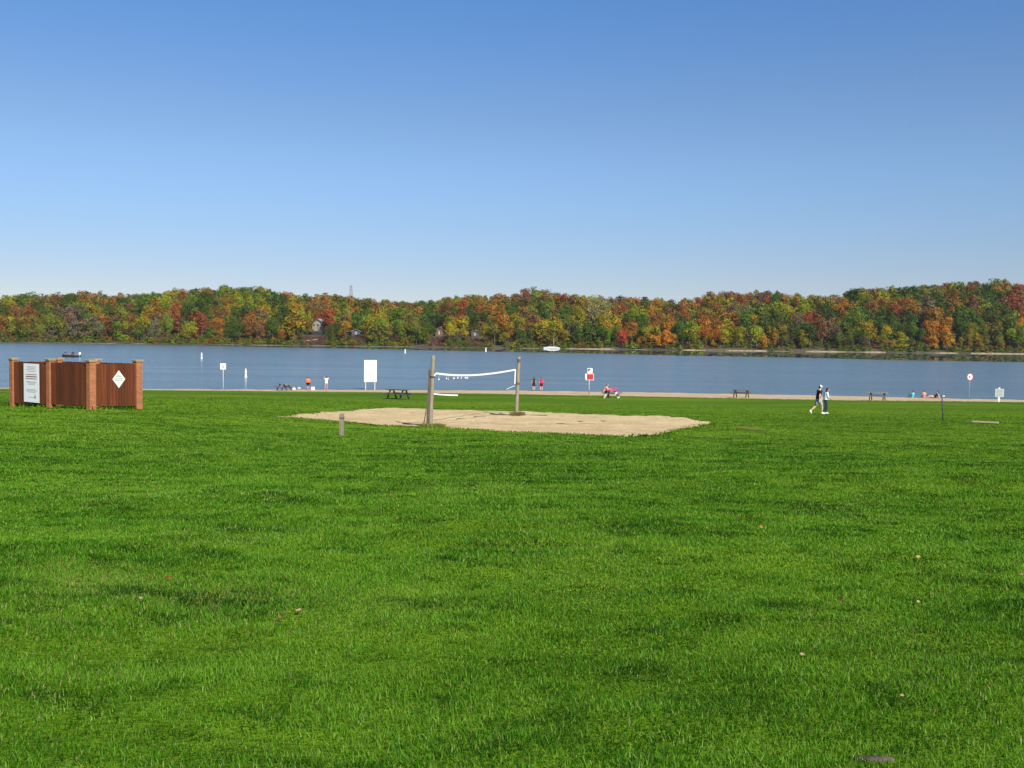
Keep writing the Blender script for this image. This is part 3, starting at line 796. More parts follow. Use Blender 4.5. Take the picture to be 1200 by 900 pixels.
FENCE = wood('stained_boards', (.074, .022, .008), (.175, .052, .018), (10, 10, .7))
BROWNPL = wood('brown_plank', (.085, .06, .045), (.19, .145, .11), (2, 14, 14))
STONE = paint('cap_stone', (.36, .27, .15), .85, .15, .2, 6)
BRICK = mat_brick()

def letters(mb, x0, x1, z, y, h, g, gap=.35, seed=0):
    """a line of lettering too small to read in the photograph: marks the size of words"""
    x = x0
    while x < x1:
        wd = g.uniform(1.2, 3.2) * h; wd = min(wd, x1 - x)
        mb.box((x + wd / 2, y, z), (wd, .002, h)); x += wd + gap * h

# ------------------------------------------------------------------ brick and board enclosure
print('enclosure', EL, ED, P3)
enc = thing('trash_enclosure', (P3.x, P3.y, P3.z), math.atan2(U.y, U.x), 'brick and dark board enclosure with six capped brick pillars on the lawn', 'enclosure')
EH = 60.0 * s3 * .985
EM = Matrix.Translation(enc.location) @ Matrix.Rotation(math.atan2(U.y, U.x), 4, 'Z')
pil = [(0, 0), (EL * .5, 0), (EL, 0), (0, -ED), (EL * .5, -ED), (EL, -ED)]
zoff = []
for x, yv in pil:
    wp = EM @ Vector((x, yv, 0)); zoff.append(tz(wp.x, wp.y) - P3.z)
ptop = EH
for (x, yv), zo in zip(pil, zoff):
    top_ = ptop - .10 + zo * .35
    q = MB().box((x, yv, (top_ + zo - .3) / 2), (.30, .30, top_ - zo + .3)); o = q.build('brick_pillar', BRICK, enc)
    c = MB().box((x, yv, top_ + .022), (.37, .37, .044)).box((x, yv, top_ + .072), (.40, .40, .056)); c.build('cap', STONE, o, bevel=.012)
def panel(a, b, face, zo0, zo1, gr_):
    """vertical boards between two pillars, standing clear of the ground"""
    q = MB(); a = Vector((*a, 0)); b = Vector((*b, 0)); d = (b - a); ln = d.length - .30; u_ = d.normalized(); n_ = Vector((-u_.y, u_.x, 0)) * face
    k = int(ln / .14); w_ = ln / k
    for i in range(k):
        t = .15 + (i + .5) * w_; p_ = a + u_ * t + n_ * .06
        zo = zo0 + (zo1 - zo0) * t / d.length; top_ = ptop - .185 + zo * .35 + gr_.uniform(-.012, .012); bot = zo + .17 + gr_.uniform(-.012, .012)
        q.box((p_.x, p_.y, (top_ + bot) / 2), (w_ - .016, .02, top_ - bot), math.atan2(u_.y, u_.x))
    for hh in (.2, .78):
        zo = (zo0 + zo1) / 2; zz = zo + .17 + (ptop - .45) * hh
        q.bar(a + u_ * .15 + n_ * .025 + Vector((0, 0, zz)), b - u_ * .15 + n_ * .025 + Vector((0, 0, zz)), .045, .09)
    q.build('board_panel', FENCE, enc)
rg = random.Random(4)
panel(pil[0], pil[1], 1, zoff[0], zoff[1], rg); panel(pil[1], pil[2], 1, zoff[1], zoff[2], rg)
panel(pil[0], pil[3], -1, zoff[0], zoff[3], rg); panel(pil[2], pil[5], 1, zoff[2], zoff[5], rg)
panel(pil[3], pil[4], -1, zoff[3], zoff[4], rg); panel(pil[4], pil[5], -1, zoff[4], zoff[5], rg)

def sheet(loc, xdir):
    """matrix with local x along the wall, -y out of it"""
    return math.atan2(xdir.y, xdir.x)
# tall white sign on the far left panel (front face looks along local +y of the enclosure)
c_ = EM @ Vector((EL * .728, .10, 0))
sg = thing('notice_sign', (c_.x, c_.y, P3.z + zoff[1] * .8), math.atan2(-U.y, -U.x), 'tall white sign sheet with lines of text on the left enclosure panel', 'sign')
sw, sh, sz = EL * .205, EH - .41, .17
MB().box((0, 0, sz + sh / 2), (sw, .012, sh)).build('sheet', WHITE, sg)
q = MB()
for z, w_ in ((.92, .30), (.885, .22), (.845, .34), (.80, .26)): letters(q, -sw * w_, sw * w_, sz + sh * z, -.009, .022, rg)
for z, w_ in ((.53, .34), (.50, .28), (.465, .22), (.33, .30), (.30, .36), (.265, .26), (.13, .2)): letters(q, -sw * w_, sw * w_, sz + sh * z, -.009, .022, rg)
q.build('small_lettering', GREYINK, sg)
q = MB()
for z, hh in ((.72, .030), (.665, .048), (.61, .036)): letters(q, -sw * .36, sw * .36, sz + sh * z, -.009, hh, rg, .25)
q.build('heading', MAROON, sg)
q = MB(); q.box((sw * .24, -.009, sz + sh * .135), (.10, .002, .11)).box((sw * .24, -.0105, sz + sh * .19), (.05, .002, .05)); q.build('emblem', MAROON, sg)
# diamond sign on the right end panel
c_ = EM @ Vector((-.10, -ED * .56, 0))
dg = thing('diamond_sign', (c_.x, c_.y, P3.z + zoff[0]), math.atan2(Vv.y, Vv.x), 'white diamond sign with small text on the right enclosure panel', 'sign')
dz = EH * .60; dr = 10.6 * s3
MB().prism([(-dr * .78, dz), (0, dz - dr), (dr * .78, dz), (0, dz + dr)], -.006, .006).build('plate', paint('cream_plate', (.78, .78, .68), .5, .4, .04), dg)
q = MB()
for z, w_ in ((.45, .25), (.28, .4), (.05, .6), (-.12, .55), (-.42, .22)): letters(q, -dr * w_ * .85, dr * w_ * .85, dz + dr * z, -.009, .038, rg)
q.build('lettering', paint('olive_ink', (.22, .24, .18), .6, .2, .1), dg)

# ------------------------------------------------------------------ volleyball posts and net
def px_post(px0, py0, px1, py1):
    b = ground(px0, py0); t = at(px1, py1, b.y); return b, t
b1, t1 = px_post(504.3, 500.2, 507.6, 416.5); b2, t2 = px_post(605.0, 487.2, 608.2, 418.0)
def post(b, t, r, name, label):
    o = thing(name, b, 0, label, 'post'); d = t - b
    q = MB(); n = 12; pts = [Vector((0, 0, -.3))] + [d * (i / n) for i in range(n + 1)]
    q.loft(pts, [r * 1.05] + [r * (1.04 - .12 * i / n) * (1 + .03 * math.sin(i * 2.7)) for i in range(n + 1)], 12); q.build('pole', POSTW, o, True)
    return o, d
o, d = post(b1, t1, .088, 'net_post', 'left weathered wooden net post with a dark board strapped along it')
MB().bar(Vector((-.125, -.02, .05)), d * .80 + Vector((-.115, -.02, 0)), .06, .11).build('splice_board', POSTD, o)
MB().loft([d * .70 - d.normalized() * .03, d * .70 + d.normalized() * .03], [.108, .108], 12).build('strap', DARKM, o)
o2, d2 = post(b2, t2, .092, 'net_post', 'right weathered wooden net post with a dark strap at mid height')
MB().loft([d2 * .545 - d2.normalized() * .05, d2 * .545 + d2.normalized() * .05], [.112, .112], 12).build('strap', POSTD, o2)
MB().loft([d2 * .90, d2 * 1.0], [.088, .083], 12).build('top_band', POSTD, o2)
weeds('weed_clump', 490, 523, 500.4, 1300, .15, (.22, .24, .05), 'yellow-green weeds round the foot of the left net post', .3)
weeds('weed_clump', 597, 616, 487.3, 900, .22, (.24, .17, .07), 'brown dry weeds round the foot of the right net post', .35)
A = at(511, 437.5, b1.y - .02); B = at(604, 433.2, b2.y)
net = thing('volleyball_net', A, 0, 'sagging torn volleyball net with a white top tape between two posts', 'net')
TAPE = paint('net_tape', (.80, .80, .80), .7, .2, .08); CORD = paint('cord', (.10, .09, .08), .8, .1, .2)
def tape(pts, wd, name, mat=TAPE, th=.008):
    q = MB()
    for a, b in zip(pts[:-1], pts[1:]): q.bar(a - A, b - A, th, wd)
    return q.build(name, mat, net)
def curve(a, b, sag, n=22): return [a.lerp(b, i / n) - Vector((0, 0, sag * 4 * (i / n) * (1 - i / n) * (1.25 - .5 * i / n))) for i in range(n + 1)]
tp = curve(A, B, .16)
tape(tp, .080, 'top_tape')
tape([A, at(508.5, 441, b1.y), at(507.8, 446, b1.y)], .06, 'side_tape')
tape([B, at(603.6, 442, b2.y), at(603.4, 450, b2.y)], .05, 'side_tape')
tape([at(603.2, 452, b2.y), at(598, 454, b2.y - .3), at(593.5, 456.2, b2.y - .7)], .032, 'loose_strap', paint('faded_tape', (.55, .60, .66), .8, .1, .1))
lw = [at(507.5, 461.4, b1.y), at(515, 462.3, b1.y + .4), at(525, 462.9, b1.y + 1.2), at(536.5, 463.2, b1.y + 1.8)]
tape(lw, .055, 'bottom_tape')
q = MB()
for fx_, dy_, ww in ((.03, .26, .09), (.11, .24, .07), (.13, .30, .03), (.19, .25, .14), (.235, .24, .10), (.275, .26, .09), (.325, .27, .16), (.35, .29, .08)):
    p_ = A.lerp(B, fx_) - Vector((0, 0, .10)) - A
    q.box(p_ - Vector((0, .0, dy_ * .62)), (ww * .8, .006, .05), .9)
    q.bar(p_, p_ - Vector((0, 0, dy_ * .62)), .006, .006, (1, 0, 0))
q.build('torn_netting', TAPE, net)
q = MB()
for i in range(3, 22):
    a = tp[i] - A; L_ = .9 * (.25 + .75 * abs(math.sin(i * 1.7))) if i < 20 else 1.0
    q.bar(a, a - Vector((.03 * math.sin(i), 0, L_ * .35)), .004, .004, (1, 0, 0))
q.build('net_cord', CORD, net)
# guy ropes lying on the sand
def rope(pxs, label, mat, r=.022, lift=.05):
    pts = [ground(*p_) + Vector((0, 0, lift)) for p_ in pxs]; fine = []
    for a, b in zip(pts[:-1], pts[1:]):
        for i in range(6): fine.append(a.lerp(b, i / 6))
    fine.append(pts[-1]); c = fine[0].copy()
    q = MB().loft([p_ - c for p_ in fine], [r] * len(fine), 6); o = q.build('rope', mat, None, True); o.location = c
    tag(o, label, 'rope')
rope([(472, 497.2), (480, 498.4), (488, 498.6), (495, 499.4), (502, 499.8)], 'dark rope lying on the sand left of the left net post', CORD, .03)
rope([(575, 485.4), (581, 486.6), (587, 487.2), (596, 487.4)], 'dark rope lying on the sand left of the right net post', CORD, .028)
rope([(555, 489.6), (562, 489.0), (569, 488.8)], 'short dark rope lying in the middle of the sand court', CORD, .02)
a = at(499.5, 480, b1.y - .3); b = ground(496.5, 497.5)
q = MB(); q.loft([Vector((0, 0, 0)), a - b], [.02, .016], 6); o = q.build('marker_rod', paint('rusty', (.28, .075, .04), .8, .2, .2), None, True); o.location = b
tag(o, 'thin rusty rod leaning left of the left net post', 'rod')

# short wooden stake, thin dark stake, flat plank
b, t = px_post(400.4, 510.0, 401.0, 484.8); d = t - b
st = thing('wooden_stake', b, 0, 'short square wooden stake in the grass left of the court', 'stake')
q = MB(); q.box((0, 0, d.z / 2 - .1), (.125, .125, d.z + .2)); q.build('stake', POSTW, st, bevel=.012)
MB().box((0, 0, d.z * .80), (.131, .131, .05)).build('stained_band', POSTD, st)
b, t = px_post(1105.2, 493.0, 1103.8, 463.0); d = t - b
st = thing('metal_stake', b, 0, 'thin dark metal stake standing alone on the right of the lawn', 'stake')
MB().loft([Vector((0, 0, -.2)), d * .5, d], [.036, .034, .032], 8).build('shaft', paint('stake_paint', (.05, .065, .07), .6, .3, .2), st, True)
MB().box(d + Vector((.07, 0, -.05)), (.16, .02, .08)).build('tag', paint('pale_tag', (.45, .55, .6), .5, .3, .1), st)
a = ground(1139, 495.3); b = ground(1170, 496.8)
q = MB(); q.bar(Vector((0, 0, 0)), (b - a) + Vector((0, 0, .0)), .30, .06); o = q.build('wooden_plank', paint('bleached_plank', (.42, .38, .22), .8, .2, .15), None, bevel=.008); o.location = a + Vector((0, 0, .06))
tag(o, 'pale bleached plank lying flat in the grass on the right', 'plank')

# ------------------------------------------------------------------ picnic tables
def make_table(name, loc, rz, label, top=PLANK, frame=DARKM, L=1.85):
    o = thing(name, loc, rz, label, 'picnic table', 'picnic tables beside the beach')
    q = MB()
    for i in range(5): q.box((0, -.30 + .15 * i, .745), (L, .138, .055))
    q.build('tabletop', top, o)
    for s_ in (-1, 1):
        q = MB()
        for i in range(2): q.box((0, s_ * (.60 + .15 * i), .445), (L, .138, .06))
        q.build('bench', top, o)
    for e in (-1, 1):
        for s_ in (-1, 1):
            MB().bar((e * L * .33, s_ * .62, 0), (e * L * .33, s_ * .20, .725), .08, .10).build('leg', frame, o)
        MB().bar((e * L * .33 + .055, -.75, .40), (e * L * .33 + .055, .75, .40), .05, .08).build('bench_support', frame, o)
        MB().bar((e * L * .33 + .055, -.34, .70), (e * L * .33 + .055, .34, .70), .05, .05).build('top_support', frame, o)
    return o
def flat(px, py): return ground(px, py)
def shore(px, back):
    """a spot on the sand, so far from the water, below the pixel column"""
    Yk = 118.0
    for _ in range(8):
        q_ = at(px, 457, Yk); Yk = float(y_water(q_.x)) - back
    return Vector((at(px, 457, Yk).x, Yk, tz(at(px, 457, Yk).x, Yk) - .02))
make_table('picnic_table', flat(333, 457.6), R(-52), 'picnic table with pale top and dark frame, leftmost of the tables', PLANK, DARKM)
make_table('picnic_table', flat(466.5, 467.8), R(-30), 'dark green-grey picnic table between the notice board and left net post', GREENWOOD, DARKM)
tb = make_table('picnic_table', flat(717.0, 466.3), R(80), 'picnic table under a pink cloth where a person sits', PLANK, OFFW)
make_table('picnic_table', flat(868.5, 465.8), R(-27), 'brown picnic table at the edge of the sand, nobody near', BROWNPL, DARKM)
make_table('picnic_table', flat(1028, 469.2), R(-30), 'grey-topped picnic table with brown frame, rightmost of the tables', PLANK, paint('brown_frame', (.11, .06, .04), .7, .2, .2))
# pink cloth draped on the table
PINK = paint('pink_cloth', (.62, .05, .17), .8, .1, .15)
nx, ny = 24, 14; xs = np.linspace(-.98, .98, nx); ysn = np.linspace(-.52, .52, ny); Xg_, Yg_ = np.meshgrid(xs, ysn)
ov = np.maximum(np.abs(Yg_) - .385, 0) * 1.0; ox = np.maximum(np.abs(Xg_) - .93, 0)
Zg_ = .772 - ov * 1.1 - ox * 1.6 + .006 * np.sin(Xg_ * 23) * np.sin(Yg_ * 19)
o = link('tablecloth', grid_mesh('tablecloth', Xg_, np.sign(Yg_) * np.minimum(np.abs(Yg_), .385 + ov * .25), Zg_), PINK)
so = o.modifiers.new('thick', 'SOLIDIFY'); so.thickness = .006; so.offset = 1
o.location = tb.location; o.rotation_euler = tb.rotation_euler
tag(o, 'bright pink cloth spread over the picnic table', 'tablecloth')

# ------------------------------------------------------------------ people
SKIN = paint('skin', (.52, .28, .18), .6, .3, .06); PALESKIN = paint('pale_skin', (.62, .38, .27), .6, .3, .06)
def cloth(n_, c): return paint('cloth_' + n_, c, .85, .1, .14, 14)
HAIRD = paint('dark_hair', (.025, .018, .014), .6, .3, .3, 30); HAIRB = paint('brown_hair', (.10, .05, .025), .6, .3, .3, 30); HAIRR = paint('red_hair', (.22, .07, .03), .6, .3, .3, 30)
def remeshed(mb, name, voxel, mat, parent):
    me = mb.mesh('tmp'); t = bpy.data.objects.new('tmp', me); COL.objects.link(t)
    r_ = t.modifiers.new('r', 'REMESH'); r_.mode = 'VOXEL'; r_.voxel_size = voxel
    s_ = t.modifiers.new('s', 'SMOOTH'); s_.iterations = 3; s_.factor = .5
    dg_ = bpy.context.evaluated_depsgraph_get()
    nm = bpy.data.meshes.new_from_object(t.evaluated_get(dg_)); nm.name = name
    bpy.data.objects.remove(t); bpy.data.meshes.remove(me)
    nm.materials.clear(); nm.shade_smooth()
    return link(name, nm, mat, parent)
BASE = dict(pelvis=(0, 0, .96), waist=(0, 0, 1.10), chest=(0, .0, 1.29), neck=(0, 0, 1.47), head=(0, .015, 1.635), face=(0, 1, 0),
            sL=(-.185, 0, 1.405), eL=(-.235, -.03, 1.13), wL=(-.245, .05, .88), hL=(-.24, .08, .79),
            sR=(.185, 0, 1.405), eR=(.235, -.03, 1.13), wR=(.245, .05, .88), hR=(.24, .08, .79),
            pL=(-.09, 0, .92), kL=(-.10, .015, .50), aL=(-.105, -.03, .085), tL=(-.125, .15, .03),
            pR=(.09, 0, .92), kR=(.10, .015, .50), aR=(.105, -.03, .085), tR=(.125, .15, .03))
def person(loc, yaw, height, pose, label, shirt=None, legs=None, legcut='long', shoes=None, hair=HAIRD, cap=None, sleeve=.55, long_hair=False, skin=SKIN, build=1.0, group=None, voxel=.011, fl=1.0):
    J = {k: Vector(v) for k, v in {**BASE, **pose}.items()}
    o = thing('person', loc, yaw, label, 'person', group); s = height / 1.75; o.scale = (s, s, s)
    fwd = J['face'].normalized()
    bw = build
    spine = [J['pelvis'] + (J['pelvis'] - J['waist']).normalized() * .07, J['pelvis'], J['waist'], J['chest'], J['chest'].lerp(J['neck'], .62), J['neck'] - (J['neck'] - J['chest']).normalized() * .02]
    srad = [(.12, .10), (.165, .115), (.14, .10), (.165, .115), (.155, .085), (.07, .06)]
    q = MB()
    q.loft(spine + [J['neck'].lerp(J['head'], .55)], [(a * bw, b * bw) for a, b in srad] + [(.052, .054)], 14)
    hc = J['head']; q.ball(hc, (.076, .092, .105), 12, 9); q.ball(hc + fwd * .025 + Vector((0, 0, -.055)), (.055, .06, .055), 10, 7)
    q.loft([hc + fwd * .085 + Vector((0, 0, .02)), hc + fwd * .112 + Vector((0, 0, -.022)), hc + fwd * .088 + Vector((0, 0, -.03))], [.010, .016, .012], 6)
    sd_ = fwd.cross(Vector((0, 0, 1))).normalized()
    for e in (-1, 1): q.ball(hc + sd_ * (e * .078) + Vector((0, 0, -.005)), (.014, .02, .03), 6, 5)
    for S in 'LR':
        a, b, c, h_ = J['s' + S], J['e' + S], J['w' + S], J['h' + S]
        q.loft([J['chest'].lerp(J['neck'], .55), a, a.lerp(b, .4), b, b.lerp(c, .35), c], [.06, .060, .050, .040, .041, .027], 9)
        hd = (h_ - c).normalized(); q.loft([c, c.lerp(h_, .35), c + hd * .085], [(.026, .022), (.040, .018), (.038, .016)], 8, (0, 1, 0))
        sdv = hd.cross(Vector((1, 0, 0)));  sdv = sdv.normalized() if sdv.length > .2 else Vector((0, 1, 0))
        curl = Vector((-.25 if S == 'R' else .25, .05, 0))
        for k, ln in enumerate((.070, .080, .075, .058)):
            r0 = c + hd * .078 + sdv * (.028 - .019 * k)
            q.loft([r0, r0 + (hd + curl * .3) * ln * .5, r0 + (hd + curl) * ln], [.0095, .009, .0075], 6)
        r0 = c + hd * .03 + sdv * .03; q.loft([r0, r0 + hd * .03 + sdv * .025, r0 + hd * .062 + sdv * .03], [.012, .011, .008], 6)
        a, b, c, d_ = J['p' + S], J['k' + S], J['a' + S], J['t' + S]
        q.loft([J['pelvis'].lerp(a, .8), a, a.lerp(b, .45), b, b.lerp(c, .3), b.lerp(c, .7), c], [.07, .088 * bw, .076, .054, .056, .042, .036], 10)
        q.loft([c + Vector((0, 0, .02)) - (d_ - c) * .22, c.lerp(d_, .3), c.lerp(d_, .75), d_], [(.032, .04), (.04, .04), (.044, .026), (.03, .018)], 8)
    remeshed(q, 'body', voxel, skin, o)
    if shirt:
        q = MB(); q.loft([J['pelvis'] * .7 + spine[0] * .3] + spine[1:], [(.185 * bw * fl, .14 * bw * fl)] + [(a * bw + .022, b * bw + .022) for a, b in srad[1:]], 14)
        for S in 'LR':
            a, b = J['s' + S], J['e' + S]; e = a.lerp(b, min(1, sleeve)) if sleeve > 0 else None
            if sleeve > 1: q.loft([J['chest'].lerp(J['neck'], .5), a, b, J['e' + S].lerp(J['w' + S], sleeve - 1)], [.07, .078, .058, .048], 9)
            elif sleeve > 0: q.loft([J['chest'].lerp(J['neck'], .5), a, e], [.07, .078, .070], 9)
        remeshed(q, 'shirt', .013, shirt, o)
    if legs:
        q = MB(); q.loft(spine[:2] + [J['pelvis'].lerp(J['waist'], .6)], [(.15 * bw, .125 * bw), (.18 * bw, .132 * bw), (.155 * bw, .115 * bw)], 14)
        for S in 'LR':
            a, b, c = J['p' + S], J['k' + S], J['a' + S]
            if legcut == 'long': q.loft([a + Vector((0, 0, .04)), a.lerp(b, .45), b, b.lerp(c, .5), c + (b - c) * .06], [.10 * bw, .093, .074, .068, .058], 10)
            elif legcut == 'short': q.loft([a + Vector((0, 0, .04)), a.lerp(b, .45), a.lerp(b, .85)], [.105 * bw, .10, .092], 10)
            else: q.loft([a + Vector((0, 0, .03)), a.lerp(b, .22)], [.095 * bw, .093], 10)
        remeshed(q, {'long': 'trousers', 'short': 'shorts', 'brief': 'swim_bottoms'}[legcut], .013, legs, o)
    if shoes:
        for S in 'LR':
            c, d_ = J['a' + S], J['t' + S]; q = MB()
            q.loft([c + Vector((0, 0, .0)) - (d_ - c) * .34, c.lerp(d_, .25), c.lerp(d_, .75), d_ + (d_ - c) * .1], [(.045, .05), (.052, .058), (.055, .040), (.04, .026)], 9)
            remeshed(q, 'shoe', .012, shoes, o)
    if hair:
        q = MB(); q.ball(hc - fwd * .022 + Vector((0, 0, .022)), (.090, .098, .105), 12, 8)
        if long_hair:
            q.loft([hc - fwd * .05 + Vector((0, 0, .02)), hc - fwd * .085 + Vector((0, 0, -.12)), hc - fwd * .09 + Vector((0, 0, -.27))], [(.085, .06), (.085, .045), (.05, .03)], 10)
        remeshed(q, 'hair', .012, hair, o)
    if cap:
        q = MB(); q.ball(hc + Vector((0, 0, .045)), (.097, .108, .085), 12, 8); q.loft([hc + fwd * .06 + Vector((0, 0, .045)), hc + fwd * .185 + Vector((0, 0, .025))], [(.075, .012), (.055, .008)], 10)
        remeshed(q, 'cap', .012, cap, o)
    for e in (-1, 1):
        MB().ball(hc + fwd * .083 + sd_ * (e * .03) + Vector((0, 0, .012)), .0105, 6, 5).build('eye', INK, o)
    return o

WS = cloth('white', (.78, .78, .76))
# the walking couple heading right
walkM = dict(pelvis=(0, 0, .93), chest=(0, .05, 1.26), neck=(0, .08, 1.44), head=(0, .12, 1.60),
             pL=(-.09, 0, .90), kL=(-.10, -.10, .49), aL=(-.10, -.44, .20), tL=(-.11, -.36, .05),
             pR=(.09, .02, .90), kR=(.10, .19, .50), aR=(.10, .22, .085), tR=(.11, .40, .05),
             sL=(-.185, .06, 1.37), eL=(-.24, .12, 1.10), wL=(-.24, .27, .90), hL=(-.23, .33, .83),
             sR=(.185, .06, 1.37), eR=(.25, -.06, 1.10), wR=(.25, -.06, .86), hR=(.25, -.04, .77))
pb = ground(958.5, 485.6)
person(pb, R(-78), 35.0 * pb.y / F, walkM, 'person in black shirt, grey shorts and white cap walking to the right', cloth('black', (.022, .018, .02)), cloth('grey', (.36, .36, .42)), 'short', WS, HAIRD, WS, .55, skin=PALESKIN, group='people walking on the lawn', voxel=.008)
walkW = dict(pelvis=(0, 0, .94), chest=(0, .04, 1.27), neck=(0, .07, 1.44), head=(0, .13, 1.59),
             pL=(-.09, .02, .91), kL=(-.10, .13, .49), aL=(-.10, .09, .085), tL=(-.11, .26, .04),
             pR=(.09, 0, .91), kR=(.10, -.02, .48), aR=(.10, -.22, .10), tR=(.11, -.06, .03),
             sL=(-.17, .05, 1.38), eL=(-.22, -.04, 1.12), wL=(-.22, .10, .93), hL=(-.2, .16, .87),
             sR=(.17, .05, 1.38), eR=(.22, .08, 1.12), wR=(.2, .26, 1.0), hR=(.17, .33, .98))
pb = ground(967.0, 485.2)
person(pb, R(-85), 31.5 * pb.y / F, walkW, 'person with dark hair, pale blue top and dark jeans walking to the right', cloth('paleblue', (.62, .76, .80)), cloth('denim', (.025, .04, .065)), 'long', WS, HAIRD, None, 1.3, True, group='people walking on the lawn', voxel=.008)
# standing on the beach
pb = shore(361, 1.6)
person(pb, R(8), 15.2 * pb.y / F, dict(eL=(-.27, .02, 1.14), wL=(-.20, .18, 1.0), hL=(-.14, .24, .98), eR=(.28, -.02, 1.13), wR=(.26, .08, .89), hR=(.25, .1, .8)), 'stout person in an orange shirt and dark shorts on the beach',
       cloth('orange', (.78, .20, .05)), cloth('dark', (.03, .03, .035)), 'short', None, HAIRB, None, .75, build=2.0, group='people standing by the water')
pb = shore(382.5, 2.2)
person(pb, R(30), 16.4 * pb.y / F, dict(eL=(-.36, .05, 1.50), wL=(-.17, .13, 1.66), hL=(-.08, .13, 1.70), eR=(.36, .05, 1.46), wR=(.18, .16, 1.62), hR=(.1, .18, 1.66), pL=(-.09, 0, .92), kL=(-.15, .02, .5), aL=(-.19, -.02, .085), tL=(-.22, .14, .03)),
       'person in a white dress on the beach with arms raised to the head', WS, WS, 'brief', None, HAIRD, None, .3, fl=1.0, group='people standing by the water')
pb = shore(625.5, .9)
person(pb, R(12), 16.6 * pb.y / F, dict(), 'person with dark hair in a dark green top and shorts facing the lake', cloth('green', (.02, .04, .02)), cloth('dark', (.03, .03, .035)), 'short', None, HAIRB, None, .35, True, PALESKIN, group='people standing by the water')
pb = shore(634.3, .9)
person(pb, R(-6), 16.6 * pb.y / F, dict(eR=(.30, -.02, 1.15), wR=(.24, .12, .98), hR=(.2, .18, .95)), 'person in a bright pink-red top and dark red shorts facing the lake', cloth('crimson', (.60, .035, .09)), cloth('darkred', (.09, .015, .02)), 'short', None, HAIRR, None, .7, True, PALESKIN, group='people standing by the water')
# seated at the table
seat = dict(pelvis=(0, 0, .56), waist=(0, .05, .70), chest=(0, .14, .87), neck=(0, .24, 1.02), head=(0, .30, 1.17),
            sL=(-.18, .20, .97), eL=(-.24, .36, .80), wL=(-.12, .56, .82), hL=(-.05, .62, .825), sR=(.18, .20, .97), eR=(.24, .36, .80), wR=(.14, .58, .82), hR=(.08, .65, .825),
            pL=(-.09, .04, .55), kL=(-.12, .44, .55), aL=(-.12, .38, .10), tL=(-.13, .54, .04), pR=(.09, .04, .55), kR=(.12, .44, .55), aR=(.12, .38, .10), tR=(.13, .54, .04))
bp = tb.matrix_world if False else Matrix.Translation(tb.location) @ Matrix.Rotation(R(80), 4, 'Z')
sp = bp @ Vector((-.25, .68, -.02))
person(sp, R(80 - 180), 1.72, seat, 'person in a peach top and dark red trousers leaning on the pink table', cloth('peach', (.72, .36, .26)), cloth('maroon', (.075, .015, .014)), 'long', INK, HAIRR, None, 1.2, group='people sitting by the beach')
bgp = bp @ Vector((.62, .66, .466))
o = thing('bag', bgp, R(70), 'dark red bag on the bench behind the seated person', 'bag')
MB().loft([(0, 0, 0), (0, 0, .12), (0, 0, .26), (0, 0, .33)], [(.20, .12), (.23, .14), (.19, .12), (.10, .05)], 12).build('body', cloth('maroon', (.075, .015, .014)), o, True)
MB().loft([(-.09, 0, .30), (-.07, 0, .40), (.07, 0, .40), (.09, 0, .30)], [.014] * 4, 6, (0, 1, 0)).build('handle', INK, o, True)
# sunbathers
sit = dict(pelvis=(0, 0, .12), waist=(0, -.05, .27), chest=(0, -.10, .45), neck=(0, -.11, .63), head=(0, -.08, .79),
           sL=(-.18, -.10, .57), eL=(-.26, .08, .38), wL=(-.14, .30, .40), hL=(-.07, .36, .40), sR=(.18, -.10, .57), eR=(.26, .08, .38), wR=(.14, .30, .40), hR=(.07, .36, .40),
           pL=(-.09, .05, .12), kL=(-.13, .40, .46), aL=(-.12, .62, .08), tL=(-.13, .80, .04), pR=(.09, .05, .12), kR=(.13, .40, .46), aR=(.12, .62, .08), tR=(.13, .80, .04))
lean = {**sit, 'chest': (0, -.22, .40), 'neck': (0, -.28, .57), 'head': (0, -.26, .73), 'sL': (-.18, -.26, .50), 'eL': (-.27, -.40, .28), 'wL': (-.26, -.46, .05), 'hL': (-.26, -.54, .02),
        'sR': (.18, -.26, .50), 'eR': (.27, -.40, .28), 'wR': (.26, -.46, .05), 'hR': (.26, -.54, .02), 'kL': (-.12, .48, .20), 'aL': (-.12, .88, .06), 'tL': (-.14, .94, .17), 'kR': (.12, .48, .32), 'aR': (.12, .80, .07), 'tR': (.14, .95, .05)}
pb = shore(1069.5, 1.6)
person(pb, R(15), 1.62, sit, 'sunbather in a teal top sitting on the sand, leftmost of three', cloth('teal', (.10, .52, .56)), cloth('teal', (.10, .52, .56)), 'short', None, HAIRB, None, .3, group='sunbathers on the sand')
pb = shore(1083.0, 1.6)
person(pb, R(-10), 1.80, sit, 'bare-backed sunbather sitting on the sand, middle one of three', None, cloth('coral', (.70, .22, .18)), 'brief', None, HAIRB, None, 0, skin=PALESKIN, group='sunbathers on the sand')
pb = shore(1096.0, 2.4)
person(pb + Vector((0, 0, .03)), R(75), 1.75, lean, 'sunbather in a black swimsuit leaning back on a red towel', cloth('black', (.022, .018, .02)), cloth('black', (.022, .018, .02)), 'brief', None, HAIRD, None, 0, True, PALESKIN, group='sunbathers on the sand')
Xt, Yt = np.meshgrid(np.linspace(-.95, .75, 16), np.linspace(-.42, .42, 10)); Xt = Xt + pb.x; Yt = Yt + pb.y
o = link('beach_towel', grid_mesh('beach_towel', Xt, Yt, terrain(Xt, Yt) + .022 + .01 * vnoise(Xt, Yt, .2, 2)), paint('towel', (.55, .08, .10), .9, .05, .2))
m_ = o.modifiers.new('thick', 'SOLIDIFY'); m_.thickness = .012; m_.offset = 1; tag(o, 'red towel spread on the sand under the sunbather', 'towel')
